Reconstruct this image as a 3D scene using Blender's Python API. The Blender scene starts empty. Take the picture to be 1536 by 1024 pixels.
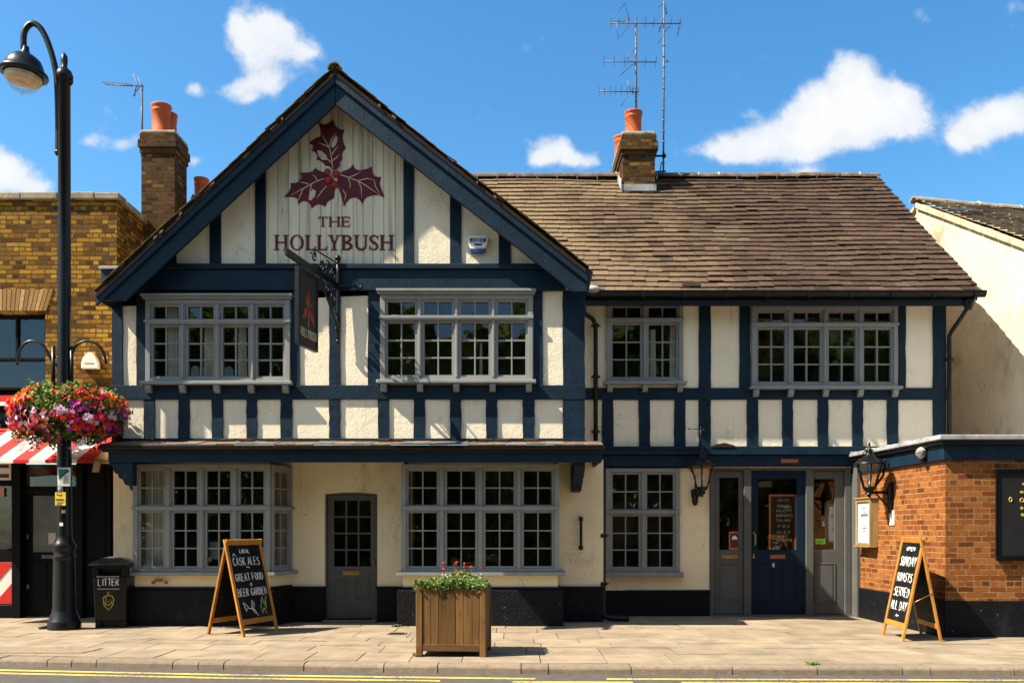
import bpy, bmesh, math, random
from mathutils import Vector, Matrix

RNG = random.Random(11)
SC = bpy.context.scene
COL = SC.collection
PI = math.pi
# photograph scale: focal length in photo pixels, principal point and eye height in metres
F, CX, CY, EYE = 1380.0, 768.0, 793.0, 1.5
def X(px, d): return (px - CX) / F * d
def Z(py, d): return EYE + (CY - py) / F * d

# ------------------------------------------------------------------ mesh helper
class MB:
    def __init__(s):
        s.v, s.f, s.t, s.s = [], [], [], []
    def add(s, vs, fs, t=None, sm=False):
        b = len(s.v)
        s.v += [tuple(v) for v in vs]
        for f in fs:
            s.f.append(tuple(i + b for i in f)); s.t.append(RNG.random() if t is None else t); s.s.append(sm)
        return s
    def box(s, x0, x1, y0, y1, z0, z1, t=None):
        if t is None: t = RNG.random()
        return s.add([(x0,y0,z0),(x1,y0,z0),(x1,y1,z0),(x0,y1,z0),(x0,y0,z1),(x1,y0,z1),(x1,y1,z1),(x0,y1,z1)],
                     [(0,3,2,1),(4,5,6,7),(0,1,5,4),(1,2,6,5),(2,3,7,6),(3,0,4,7)], t)
    def obox(s, o, u, v, w, t=None):
        o, u, v, w = map(Vector, (o, u, v, w))
        if t is None: t = RNG.random()
        return s.add([o, o+u, o+u+v, o+v, o+w, o+u+w, o+u+v+w, o+v+w],
                     [(0,3,2,1),(4,5,6,7),(0,1,5,4),(1,2,6,5),(2,3,7,6),(3,0,4,7)], t)
    def beam(s, p, q, w, h, up=(0,0,1), t=None):
        p, q = Vector(p), Vector(q); a = (q-p).normalized(); up = Vector(up)
        if abs(a.dot(up)) > .98: up = Vector((0,1,0))
        sd = a.cross(up).normalized(); up = sd.cross(a).normalized()
        return s.obox(p - sd*w/2 - up*h/2, q-p, sd*w, up*h, t)
    def quad(s, a, b, c, d, t=None): return s.add([a,b,c,d], [(0,1,2,3)], t)
    def prism(s, poly, y0, y1, t=None):            # poly in x,z extruded along y
        n = len(poly); t = RNG.random() if t is None else t
        vs = [(p[0], y0, p[1]) for p in poly] + [(p[0], y1, p[1]) for p in poly]
        return s.add(vs, [tuple(range(n)), tuple(range(2*n-1, n-1, -1))] + [(i, (i+1) % n, n+(i+1) % n, n+i) for i in range(n)], t)
    def extrude(s, poly, vec, t=None):             # poly in 3d
        n = len(poly); vec = Vector(vec); t = RNG.random() if t is None else t
        vs = [Vector(p) for p in poly]; vs = vs + [p + vec for p in vs]
        return s.add(vs, [tuple(range(n)), tuple(range(2*n-1, n-1, -1))] + [(i, (i+1) % n, n+(i+1) % n, n+i) for i in range(n)], t)
    def tube(s, pts, r, n=8, cap=True, t=None, sm=True):
        pts = [Vector(p) for p in pts]; m = len(pts)
        if m < 2: return s
        t = RNG.random() if t is None else t
        rs = r if isinstance(r, (list, tuple)) else [r]*m
        vs, prev = [], None
        for i, p in enumerate(pts):
            a = (pts[min(i+1, m-1)] - pts[max(i-1, 0)])
            if a.length < 1e-9: a = Vector((0,0,1))
            a.normalize()
            if prev is None:
                prev = Vector((0,0,1)) if abs(a.z) < .9 else Vector((1,0,0))
            u = (prev - a*prev.dot(a)); u.normalize(); prev = u; w = a.cross(u)
            vs += [p + (u*math.cos(2*PI*k/n) + w*math.sin(2*PI*k/n))*rs[i] for k in range(n)]
        fs = [(i*n+k, i*n+(k+1) % n, (i+1)*n+(k+1) % n, (i+1)*n+k) for i in range(m-1) for k in range(n)]
        s.add(vs, fs, t, sm)
        if cap:
            b = len(s.v) - m*n
            s.f += [tuple(b+k for k in range(n-1, -1, -1)), tuple(b+(m-1)*n+k for k in range(n))]; s.t += [t, t]; s.s += [False, False]
        return s
    def lathe(s, prof, c=(0,0,0), n=24, M=None, sm=True, t=None):
        t = RNG.random() if t is None else t
        vs = []
        for r, z in prof:
            for k in range(n):
                v = Vector((r*math.cos(2*PI*k/n), r*math.sin(2*PI*k/n), z))
                if M: v = M @ v
                vs.append(v + Vector(c))
        m = len(prof)
        fs = [(i*n+k, i*n+(k+1) % n, (i+1)*n+(k+1) % n, (i+1)*n+k) for i in range(m-1) for k in range(n)]
        return s.add(vs, fs, t, sm)
    def ball(s, c, r, n=12, sc=(1,1,1), t=None):
        prof = [(max(1e-4, math.sin(PI*i/8))*r, -math.cos(PI*i/8)*r) for i in range(9)]
        return s.lathe(prof, c, n, Matrix.Diagonal((sc[0], sc[1], sc[2])), True, t)
    def xf(s, M):
        s.v = [tuple(M @ Vector(v)) for v in s.v]; return s
    def build(s, name, mat, parent=None, bevel=0.0, M=None):
        if M: s.xf(M)
        off = Vector((0,0,0)); p = parent
        while p: off += p.location; p = p.parent
        me = bpy.data.meshes.new(name)
        me.from_pydata([tuple(Vector(v) - off) for v in s.v], [], s.f)
        a = me.attributes.new('tint', 'FLOAT', 'FACE'); a.data.foreach_set('value', s.t)
        me.polygons.foreach_set('use_smooth', s.s)
        bm = bmesh.new(); bm.from_mesh(me)
        bmesh.ops.recalc_face_normals(bm, faces=bm.faces)
        if bevel > 0:
            try: bmesh.ops.bevel(bm, geom=bm.edges[:], offset=bevel, segments=1, profile=.5, affect='EDGES', clamp_overlap=True)
            except Exception: pass
        bm.to_mesh(me); bm.free(); me.update()
        me.materials.append(mat)
        o = bpy.data.objects.new(name, me); COL.objects.link(o)
        if parent: o.parent = parent
        return o

def tag(o, label=None, cat=None, group=None, kind=None):
    if label: o['label'] = label
    if cat: o['category'] = cat
    if group: o['group'] = group
    if kind: o['kind'] = kind
    return o
def thing(name, label, cat, loc=(0,0,0), group=None):
    o = bpy.data.objects.new(name, None); COL.objects.link(o); o.location = loc; o.empty_display_size = .2
    return tag(o, label, cat, group)

# ------------------------------------------------------------------ materials
class NT:
    def __init__(s, nt): s.nt = nt
    def n(s, typ, **kw):
        nd = s.nt.nodes.new(typ)
        for k, v in kw.items():
            if k.startswith('i_'):
                key = k[2:]; key = int(key) if key.isdigit() else key.replace('_', ' ')
                s.put(nd.inputs[key], v)
            else: setattr(nd, k, v)
        return nd
    def put(s, sock, v):
        if isinstance(v, bpy.types.NodeSocket): s.nt.links.new(v, sock)
        else: sock.default_value = v
    def math(s, op, a, b=0.0, c=0.0, clamp=False):
        nd = s.nt.nodes.new('ShaderNodeMath'); nd.operation = op; nd.use_clamp = clamp
        s.put(nd.inputs[0], a); s.put(nd.inputs[1], b); s.put(nd.inputs[2], c); return nd.outputs[0]
    def mix(s, fac, a, b, typ='MIX'):
        nd = s.nt.nodes.new('ShaderNodeMix'); nd.data_type = 'RGBA'; nd.blend_type = typ
        for sock, v in ((nd.inputs[0], fac), (nd.inputs[6], a), (nd.inputs[7], b)):
            s.put(sock, (*v, 1) if isinstance(v, tuple) and len(v) == 3 else v)
        return nd.outputs[2]
    def noise(s, vec, scale, detail=4.0, rough=.55, dist=0.0):
        nd = s.n('ShaderNodeTexNoise', i_Scale=scale, i_Detail=detail, i_Roughness=rough, i_Distortion=dist); s.put(nd.inputs['Vector'], vec); return nd.outputs['Fac']
    def ramp(s, fac, stops, interp='LINEAR'):
        nd = s.nt.nodes.new('ShaderNodeValToRGB'); cr = nd.color_ramp; cr.interpolation = interp
        while len(cr.elements) < len(stops): cr.elements.new(.5)
        for e, (p, c) in zip(cr.elements, stops):
            e.position = p; e.color = (*c, 1) if len(c) == 3 else c
        s.put(nd.inputs[0], fac); return nd.outputs[0]
    def smooth(s, x, a, b):
        nd = s.nt.nodes.new('ShaderNodeMapRange'); nd.interpolation_type = 'SMOOTHSTEP'
        s.put(nd.inputs[0], x); nd.inputs[1].default_value = a; nd.inputs[2].default_value = b; nd.inputs[3].default_value = 0; nd.inputs[4].default_value = 1
        return nd.outputs[0]
    def scalev(s, vec, sc):
        nd = s.nt.nodes.new('ShaderNodeVectorMath'); nd.operation = 'MULTIPLY'; s.put(nd.inputs[0], vec); nd.inputs[1].default_value = sc; return nd.outputs[0]

def new_mat(name):
    m = bpy.data.materials.new(name); m.use_nodes = True
    nt = m.node_tree; nt.nodes.clear(); N = NT(nt)
    out = N.n('ShaderNodeOutputMaterial'); b = N.n('ShaderNodeBsdfPrincipled'); nt.links.new(b.outputs[0], out.inputs[0])
    pos = N.n('ShaderNodeNewGeometry').outputs['Position']
    return m, N, b, pos, out

def mk(name, col, rough=.6, var=.2, vs=3.0, bump=0.0, bs=40.0, bd=.01, stain=None, st_lo=.55, st_hi=.75, st_s=2.0, tint=0.0,
       metal=0.0, spec=.28, stretch=(1,1,1), chips=None, lump=0.0, ls=7.0, coat=0.0, streak=None, chip_s=15, chip_m=(.56,.68)):
    m, N, b, pos, out = new_mat(name)
    p = N.scalev(pos, stretch)
    nz = N.noise(p, vs, 5, .6)
    lo = tuple(max(0, c*(1-var)) for c in col); hi = tuple(min(1, c*(1+var)) for c in col)
    c = N.ramp(nz, [(.3, lo), (.7, hi)])
    if tint:
        at = N.n('ShaderNodeAttribute', attribute_name='tint').outputs['Fac']
        k = N.math('MULTIPLY_ADD', at, 2*tint, 1-tint)
        vm = N.nt.nodes.new('ShaderNodeVectorMath'); vm.operation = 'SCALE'
        N.put(vm.inputs[0], c); N.put(vm.inputs['Scale'], k); c = vm.outputs[0]
    if stain:
        s2 = N.noise(N.scalev(p, (1.0, 1.0, .7)), st_s, 7, .65, .4)
        c = N.mix(N.smooth(s2, st_lo, st_hi), c, stain)
    if chips:
        s3 = N.noise(p, chip_s, 4, .65); s4 = N.noise(p, 1.9, 2, .5)
        f = N.math('MULTIPLY', N.smooth(s3, .67, .70), N.smooth(s4, *chip_m))
        c = N.mix(f, c, chips)
    if streak:     # rain streaks and hairline cracks in the coating
        r1 = N.noise(N.scalev(pos, (16, 16, .7)), 1.0, 4, .65); r2 = N.noise(pos, 1.3, 3, .5)
        c = N.mix(N.math('MULTIPLY', N.math('MULTIPLY', N.smooth(r1, .55, .78), N.smooth(r2, .42, .66)), .55), c, streak)
        r3 = N.noise(pos, 2.2, 6, .55, 1.5)
        cr_ = N.math('LESS_THAN', N.math('ABSOLUTE', N.math('SUBTRACT', r3, .5)), .0035)
        c = N.mix(N.math('MULTIPLY', N.math('MULTIPLY', cr_, N.smooth(N.noise(pos, 1.1, 2, .5), .52, .6)), .6), c, tuple(.5*x for x in streak))
    N.put(b.inputs['Base Color'], c)
    rn = N.noise(p, vs*4, 3, .6)
    N.put(b.inputs['Roughness'], N.math('MULTIPLY_ADD', rn, .3, rough-.15, clamp=True))
    b.inputs['Metallic'].default_value = metal; b.inputs['Specular IOR Level'].default_value = spec
    b.inputs['Coat Weight'].default_value = coat
    if bump or lump:
        h = N.math('MULTIPLY', N.noise(p, bs, 4, .6), bump)
        if lump: h = N.math('ADD', h, N.math('MULTIPLY', N.math('MULTIPLY', N.noise(pos, ls, 3, .5), lump), N.math('MULTIPLY_ADD', N.smooth(N.noise(pos, 1.3, 3, .5), .35, .65), .9, .25)))
        bp = N.n('ShaderNodeBump', i_Strength=1.0, i_Distance=bd); N.put(bp.inputs['Height'], h)
        N.put(b.inputs['Normal'], bp.outputs[0])
    return m

def brick_mat(name, stops, mortar, bw=.225, bh=.075, ms=.011, dirt=(.05,.04,.03), dirt_lo=.5, dirt_hi=.8, relief=.012, wob=.012, rough=.85):
    m, N, b, pos, out = new_mat(name)
    sp = N.n('ShaderNodeSeparateXYZ'); N.put(sp.inputs[0], pos)
    sn = N.n('ShaderNodeSeparateXYZ'); N.put(sn.inputs[0], N.n('ShaderNodeNewGeometry').outputs['True Normal'])
    side = N.math('GREATER_THAN', N.math('ABSOLUTE', sn.outputs[0]), .6)
    u = N.math('ADD', N.math('MULTIPLY', sp.outputs[0], N.math('SUBTRACT', 1.0, side)), N.math('MULTIPLY', sp.outputs[1], side))
    w1 = N.n('ShaderNodeTexNoise', i_Scale=5.0, i_Detail=4.0); N.put(w1.inputs['Vector'], pos)
    ws = N.n('ShaderNodeSeparateXYZ'); N.put(ws.inputs[0], w1.outputs['Color'])
    u = N.math('ADD', u, N.math('MULTIPLY_ADD', ws.outputs[0], wob*2, -wob))
    v = N.math('ADD', sp.outputs[2], N.math('MULTIPLY_ADD', ws.outputs[1], wob, -wob/2))
    cb = N.n('ShaderNodeCombineXYZ'); N.put(cb.inputs[0], u); N.put(cb.inputs[1], v)
    bt = N.n('ShaderNodeTexBrick', offset=.5, squash=.5, squash_frequency=3)
    N.put(bt.inputs['Vector'], cb.outputs[0])
    bt.inputs['Color1'].default_value = (0,0,0,1); bt.inputs['Color2'].default_value = (1,1,1,1); bt.inputs['Mortar'].default_value = (.5,.5,.5,1)
    bt.inputs['Scale'].default_value = 1; bt.inputs['Mortar Size'].default_value = ms; bt.inputs['Mortar Smooth'].default_value = .25
    bt.inputs['Brick Width'].default_value = bw; bt.inputs['Row Height'].default_value = bh
    bc = N.ramp(bt.outputs['Color'], stops)
    fine = N.noise(pos, 55, 5, .7)
    bc = N.mix(N.math('MULTIPLY', N.smooth(fine, .42, .72), .6), bc, tuple(.35*x for x in stops[1][1]))
    big = N.noise(pos, 1.7, 6, .65)
    bc = N.mix(N.math('MULTIPLY', N.smooth(big, dirt_lo, dirt_hi), .7), bc, dirt)
    mc = N.mix(N.smooth(N.noise(pos, 9, 4), .4, .7), mortar, tuple(.55*x for x in mortar))
    c = N.mix(bt.outputs['Fac'], bc, mc)
    N.put(b.inputs['Base Color'], c); b.inputs['Roughness'].default_value = rough; b.inputs['Specular IOR Level'].default_value = .08
    h = N.math('MULTIPLY_ADD', bt.outputs['Fac'], -1.0, N.math('MULTIPLY', fine, .55))
    h = N.math('ADD', h, N.math('MULTIPLY', bt.outputs['Color'], .25))
    bp = N.n('ShaderNodeBump', i_Strength=1.0, i_Distance=relief); N.put(bp.inputs['Height'], h); N.put(b.inputs['Normal'], bp.outputs[0])
    return m

def wood_mat(name, col, rough=.55, tint=.3, axis=2, dark=.45):
    m, N, b, pos, out = new_mat(name)
    sc = [28, 28, 28]; sc[axis] = 1.6
    g = N.noise(N.scalev(pos, tuple(sc)), 1.0, 5, .65, .6)
    c = N.ramp(g, [(.3, tuple(dark*x for x in col)), (.55, col), (.75, tuple(min(1, 1.25*x) for x in col))])
    at = N.n('ShaderNodeAttribute', attribute_name='tint').outputs['Fac']
    vm = N.nt.nodes.new('ShaderNodeVectorMath'); vm.operation = 'SCALE'; N.put(vm.inputs[0], c); N.put(vm.inputs['Scale'], N.math('MULTIPLY_ADD', at, 2*tint, 1-tint)); c = vm.outputs[0]
    c = N.mix(N.math('MULTIPLY', N.smooth(N.noise(pos, 3.2, 5, .6), .55, .75), .5), c, tuple(.3*x for x in col))
    N.put(b.inputs['Base Color'], c); b.inputs['Roughness'].default_value = rough; b.inputs['Specular IOR Level'].default_value = .15
    bp = N.n('ShaderNodeBump', i_Strength=.6, i_Distance=.004); N.put(bp.inputs['Height'], g); N.put(b.inputs['Normal'], bp.outputs[0])
    return m

def glass_mat(name, tintc=(.55,.57,.55), refl=.075, rough=.02):
    m, N, b, pos, out = new_mat(name); N.nt.nodes.remove(b)
    tr = N.n('ShaderNodeBsdfTransparent'); tr.inputs[0].default_value = (*tintc, 1)
    gl = N.n('ShaderNodeBsdfGlossy'); gl.inputs['Roughness'].default_value = rough
    bp = N.n('ShaderNodeBump', i_Strength=.25, i_Distance=.01); N.put(bp.inputs['Height'], N.noise(pos, 3.5, 2, .4)); N.put(gl.inputs['Normal'], bp.outputs[0])
    fr = N.n('ShaderNodeLayerWeight', i_Blend=.25)
    fac = N.math('MULTIPLY_ADD', fr.outputs['Facing'], .35, refl, clamp=True)
    fac = N.math('MINIMUM', N.math('ADD', refl, N.math('POWER', fr.outputs['Facing'], 4.0)), .9)
    mx = N.n('ShaderNodeMixShader'); N.put(mx.inputs[0], fac); N.nt.links.new(tr.outputs[0], mx.inputs[1]); N.nt.links.new(gl.outputs[0], mx.inputs[2])
    N.nt.links.new(mx.outputs[0], out.inputs[0])
    return m

def tinted(name, stops, rough=.6, trans=0.0, spec=.3, fine=0.0, pale_tan=None):   # colour picked per face from a ramp of the thing's own colours
    m, N, b, pos, out = new_mat(name)
    at = N.n('ShaderNodeAttribute', attribute_name='tint').outputs['Fac']
    c = N.ramp(at, stops)
    if fine:
        f = N.noise(pos, 22, 6, .7); c = N.mix(N.math('MULTIPLY', N.smooth(f, .4, .75), fine), c, tuple(.4*x for x in stops[0][1]))
        f2 = N.noise(pos, 1.1, 5, .6); c = N.mix(N.math('MULTIPLY', N.smooth(f2, .45, .75), fine*.7), c, tuple(.55*x for x in stops[0][1]))
        if pale_tan:      # paler tan mixed in, strongest towards the left end of the roof
            sp = N.n('ShaderNodeSeparateXYZ'); N.put(sp.inputs[0], pos)
            q = N.math('ADD', N.math('MULTIPLY', sp.outputs[0], -.16), N.math('ADD', N.math('MULTIPLY', N.noise(pos, .8, 4, .6), 1.3), N.math('MULTIPLY', at, .16)))
            c = N.mix(N.math('MULTIPLY', N.smooth(q, -.05, .85), .8), c, pale_tan)
        bp = N.n('ShaderNodeBump', i_Strength=.8, i_Distance=.006); N.put(bp.inputs['Height'], f); N.put(b.inputs['Normal'], bp.outputs[0])
    N.put(b.inputs['Base Color'], c); b.inputs['Roughness'].default_value = rough; b.inputs['Specular IOR Level'].default_value = spec
    if trans:
        tl = N.n('ShaderNodeBsdfTranslucent'); N.put(tl.inputs[0], c)
        mx = N.n('ShaderNodeMixShader'); mx.inputs[0].default_value = trans
        N.nt.links.new(b.outputs[0], mx.inputs[1]); N.nt.links.new(tl.outputs[0], mx.inputs[2]); N.nt.links.new(mx.outputs[0], out.inputs[0])
    return m

MT = {}
MT['plaster'] = mk('cream_render', (.82,.725,.545), .85, .05, 1.5, bump=.5, bs=55, bd=.010, lump=.6, ls=14, stain=(.50,.37,.21), st_lo=.55, st_hi=.85, st_s=1.8, spec=.2, streak=(.36,.28,.18))
MT['plaster_low'] = mk('cream_masonry_paint', (.80,.67,.44), .8, .06, 1.2, bump=.25, bs=45, bd=.009, lump=.5, ls=9, stain=(.48,.35,.18), st_lo=.54, st_hi=.82, st_s=1.1, spec=.2, streak=(.34,.24,.13))
MT['navy'] = mk('navy_paint', (.0028,.0155,.031), .55, .30, 4, bump=.6, bs=30, bd=.006, lump=.4, ls=9, stretch=(1,1,.5), spec=.22, stain=(.007,.026,.044), st_lo=.62, st_hi=.8, st_s=3, chips=(.12,.13,.13))
MT['grey'] = mk('grey_window_paint', (.235,.24,.23), .5, .10, 5, bump=.25, bs=25, bd=.004, stretch=(1,1,.4), spec=.25, stain=(.30,.285,.25), st_lo=.62, st_hi=.8, st_s=5)
MT['greydoor'] = mk('grey_door_paint', (.088,.088,.082), .6, .10, 4, spec=.15, bump=.2, bs=25, bd=.003)
MT['navydoor'] = mk('navy_door_gloss', (.0045,.015,.030), .55, .12, 4, spec=.12, bump=.1, bs=20, bd=.003)
MT['plinth'] = mk('black_plinth_paint', (.0038,.0046,.0065), .6, .3, 5, bump=.8, bs=26, bd=.02, lump=.6, ls=7, chips=(.3,.3,.3), spec=.16, stain=(.011,.013,.017), st_lo=.55, st_hi=.75, st_s=3)
MT['black'] = mk('black_gloss_metal', (.0040,.0043,.0052), .36, .3, 6, bump=.12, bs=25, bd=.004, spec=.3, stain=(.010,.010,.0105), st_lo=.6, st_hi=.75, st_s=5)
MT['shop'] = mk('black_shopfront_paint', (.0032,.0032,.0034), .55, .3, 4, spec=.09, bump=.2, bs=20, bd=.004, chips=(.15,.14,.13))
MT['room'] = mk('dim_room', (.15,.115,.075), .9, .5, 1.5, stain=(.03,.02,.012), st_lo=.42, st_hi=.6, st_s=1.8)
MT['glass'] = glass_mat('window_glass', tintc=(.85,.85,.80), refl=.085)
MT['clear'] = glass_mat('lantern_glass', (.9,.88,.82), .06)
MT['board'] = mk('white_boards', (.68,.59,.42), .7, .06, 2, bump=.5, bs=9, bd=.004, stretch=(6,6,.35), stain=(.27,.23,.16), st_lo=.47, st_hi=.74, st_s=2.2, tint=.07, chips=(.16,.13,.09), chip_s=2.6, chip_m=(.46,.6))
MT['maroon'] = mk('maroon_paint', (.105,.009,.015), .6, .25, 6, spec=.3)
MT['vein'] = mk('cream_paint', (.62,.5,.36), .7, .1, 5)
MT['berry'] = mk('red_berry_paint', (.30,.018,.012), .35, .2, 9)
MT['lead'] = mk('lead_sheet', (.30,.305,.31), .6, .25, 3, bump=.6, bs=6, bd=.012, stain=(.14,.14,.14), st_lo=.5, st_hi=.7, st_s=4)
MT['tile'] = tinted('roof_tiles', [(0,(.036,.023,.017)),(.05,(.066,.042,.028)),(.55,(.078,.050,.034)),(.92,(.089,.058,.040)),(1,(.110,.074,.051))], .92, fine=.6, spec=.08, pale_tan=(.195,.140,.080))
MT['tile_old'] = tinted('old_roof_tiles', [(0,(.17,.14,.10)),(.5,(.27,.22,.155)),(1,(.36,.30,.21))], .9, fine=.4, spec=.1)
MT['under'] = mk('roof_felt', (.03,.022,.017), .95, spec=.05)
MT['ridge'] = mk('ridge_tile', (.13,.085,.055), .9, .35, 6, bump=.5, bs=30, bd=.008, stain=(.21,.17,.11), st_lo=.5, st_hi=.7, st_s=8, tint=.25)
MT['mortar'] = mk('pale_mortar', (.5,.45,.36), .9, .15, 9, bump=.5, bs=30)
MT['terra'] = mk('terracotta', (.40,.08,.017), .7, .15, 5, stain=(.22,.05,.015), st_lo=.55, st_hi=.8, st_s=4)
MT['stock'] = brick_mat('yellow_stock_brick', [(0,(.055,.026,.008)),(.25,(.15,.072,.013)),(.5,(.27,.135,.017)),(.8,(.38,.20,.022)),(1,(.47,.265,.04))], (.10,.058,.022), bw=.215, bh=.076, ms=.009, relief=.02, wob=.03, dirt=(.05,.03,.015))
MT['stack'] = brick_mat('sooty_brick', [(0,(.028,.014,.006)),(.35,(.070,.033,.011)),(.90,(.120,.058,.017)),(1,(.25,.13,.025))], (.075,.05,.027), bw=.22, bh=.078, relief=.018, wob=.02, dirt=(.03,.02,.015))
MT['redbrick'] = brick_mat('orange_brick', [(0,(.11,.032,.010)),(.2,(.20,.056,.013)),(.65,(.27,.085,.018)),(1,(.34,.125,.028))], (.30,.19,.095), bw=.225, bh=.078, ms=.0085, relief=.014, wob=.024, dirt=(.16,.06,.03), dirt_lo=.55, dirt_hi=.85)
MT['white'] = mk('old_cream_wall', (.55,.47,.345), .9, .14, 1, bump=.4, bs=35, bd=.02, lump=1.0, ls=4, stain=(.24,.17,.10), st_lo=.53, st_hi=.80, st_s=1.6, spec=.2, streak=(.20,.15,.10))
MT['stone'] = mk('coping_stone', (.30,.24,.16), .9, .3, 5, bump=.6, bs=20, bd=.01, stain=(.12,.09,.06), st_lo=.5, st_hi=.7, st_s=5)
MT['verge'] = mk('verge_mortar', (.52,.40,.24), .9, .25, 6, bump=.6, bs=20, bd=.01, stain=(.3,.22,.13), st_lo=.5, st_hi=.7, st_s=6, tint=.15)
MT['slab'] = mk('paving_slab', (.240,.189,.130), .85, .25, 2.2, bump=.5, bs=70, bd=.004, stain=(.13,.095,.06), st_lo=.52, st_hi=.78, st_s=1.4, tint=.10, spec=.2, chips=(.055,.042,.03), chip_s=40, chip_m=(.40,.55))
MT['joint'] = mk('paving_joint', (.035,.025,.016), .95, .3, 8)
MT['kerb'] = mk('granite_kerb', (.20,.152,.105), .85, .2, 12, bump=.9, bs=60, bd=.008, stain=(.16,.13,.10), st_lo=.52, st_hi=.72, st_s=5, tint=.12)
MT['asphalt'] = mk('asphalt', (.085,.076,.068), .9, .22, 9, bump=1.0, bs=160, bd=.01, stain=(.075,.07,.065), st_lo=.5, st_hi=.75, st_s=2)
MT['soil'] = mk('ground_soil', (.16,.13,.09), .95, .3, 1)
def worn_yellow():
    m, N, b, pos, out = new_mat('worn_yellow_paint')
    n1 = N.noise(pos, 30, 6, .75); n2 = N.noise(pos, 1.3, 3, .5)
    f = N.smooth(N.math('ADD', n1, N.math('MULTIPLY', n2, .5)), .71, .86)
    N.put(b.inputs['Base Color'], N.mix(f, (.62,.43,.06), (.15,.13,.10))); b.inputs['Roughness'].default_value = .8
    return m
MT['yellow'] = worn_yellow()
MT['oak'] = wood_mat('varnished_pine', (.42,.185,.035), .42, .12, 2, .6)
MT['planter'] = wood_mat('weathered_planter_boards', (.155,.080,.028), .7, .25, 2, .5)
MT['planterh'] = wood_mat('weathered_planter_rail', (.14,.072,.026), .7, .2, 0, .5)
MT['chalkboard'] = mk('blackboard', (.007,.0075,.0085), .6, .3, 5, spec=.12, stain=(.024,.024,.025), st_lo=.5, st_hi=.75, st_s=4)
MT['chalk'] = mk('chalk', (.75,.75,.72), .9, .1, 20)
MT['chalk_green'] = mk('green_chalk', (.35,.55,.15), .9)
MT['chalk_pink'] = mk('orange_chalk', (.65,.35,.2), .9)
MT['gold'] = mk('gold_paint', (.55,.36,.06), .4, .15, 9)
MT['brass'] = mk('brass', (.42,.27,.08), .35, .2, 8, metal=.85)
MT['whitep'] = mk('white_plastic', (.70,.67,.60), .4, .05, 4)
MT['bluep'] = mk('blue_plastic', (.015,.06,.22), .4, .05, 4)
MT['paper'] = mk('paper', (.72,.69,.62), .8, .05, 6)
MT['ink'] = mk('dark_ink', (.05,.05,.055), .8)
MT['redaw'] = mk('red_canvas', (.55,.018,.016), .75, .1, 3, bump=.2, bs=80, bd=.002)
MT['whiteaw'] = mk('white_canvas', (.74,.70,.62), .75, .07, 3, bump=.2, bs=80, bd=.002)
MT['green'] = mk('green_print', (.01,.16,.10), .6)
MT['limes'] = mk('lime_sticker', (.25,.62,.04), .5)
MT['yellowp'] = mk('yellow_plate', (.72,.49,.03), .5, .05)
MT['curtain'] = mk('white_curtain', (.82,.79,.70), .9, .1, 4, bump=.5, bs=8, stretch=(3,3,.2))
MT['steel'] = mk('galvanised_aerial', (.11,.11,.115), .55, .25, 9, metal=.2)
MT['dim'] = mk('reflector_enamel', (.62,.50,.34), .5, .08)
MT['rust'] = mk('brown_frame', (.25,.10,.04), .6)
MT['iron'] = mk('cover_iron', (.10,.085,.065), .8, .2, 12, bump=.8, bs=90, bd=.006)
MT['leaf'] = tinted('leaves', [(0,(.035,.075,.012)),(.5,(.085,.15,.02)),(1,(.19,.24,.035))], .55, trans=.3)
MT['treeleaf'] = tinted('tree_leaves', [(0,(.06,.13,.012)),(.6,(.11,.21,.018)),(1,(.19,.29,.03))], .6, trans=.5)
MT['petal'] = tinted('petals', [(0,(.62,.03,.015)),(.14,(.68,.07,.015)),(.25,(.78,.20,.02)),(.31,(.80,.48,.03)),(.38,(.66,.02,.05)),(.54,(.58,.02,.20)),(.72,(.34,.02,.32)),(.82,(.18,.03,.34)),(.90,(.62,.32,.52)),(1,(.80,.76,.72))], .55, trans=.3)
MT['petalred'] = mk('red_petal', (.62,.015,.02), .5, .2, 20)
MT['petalwhite'] = mk('white_petal', (.75,.73,.66), .6, .1, 20)
MT['case']=wood_mat('dull_oak', (.30,.20,.085), .5, .1, 2, .6)
# ------------------------------------------------------------------ planes of the pub (metres in front of the camera)
YG, YL, YB, YF, YR = 14.30, 14.90, 14.28, 13.80, 15.90
pub = thing('pub_building', 'cream and navy half timbered pub with painted gable and brown tiled roof', 'pub', (-.5, 16.5, 0))

def wallgrid(mb, x0, x1, z0, z1, y, holes, rev=.25):
    xs = sorted({x0, x1} | {v for h in holes for v in h[:2] if x0 < v < x1}); zs = sorted({z0, z1} | {v for h in holes for v in h[2:] if z0 < v < z1})
    for a, b in zip(xs, xs[1:]):
        for c, d in zip(zs, zs[1:]):
            mx, mz = (a+b)/2, (c+d)/2
            if any(h[0] < mx < h[1] and h[2] < mz < h[3] for h in holes): continue
            mb.quad((a,y,c), (b,y,c), (b,y,d), (a,y,d))
    for a, b, c, d in holes:
        mb.quad((a,y,c),(a,y+rev,c),(a,y+rev,d),(a,y,d)); mb.quad((b,y,c),(b,y+rev,c),(b,y+rev,d),(b,y,d))
        mb.quad((a,y,d),(b,y,d),(b,y+rev,d),(a,y+rev,d))
        if c > z0: mb.quad((a,y,c),(b,y,c),(b,y+rev,c),(a,y+rev,c))

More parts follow.
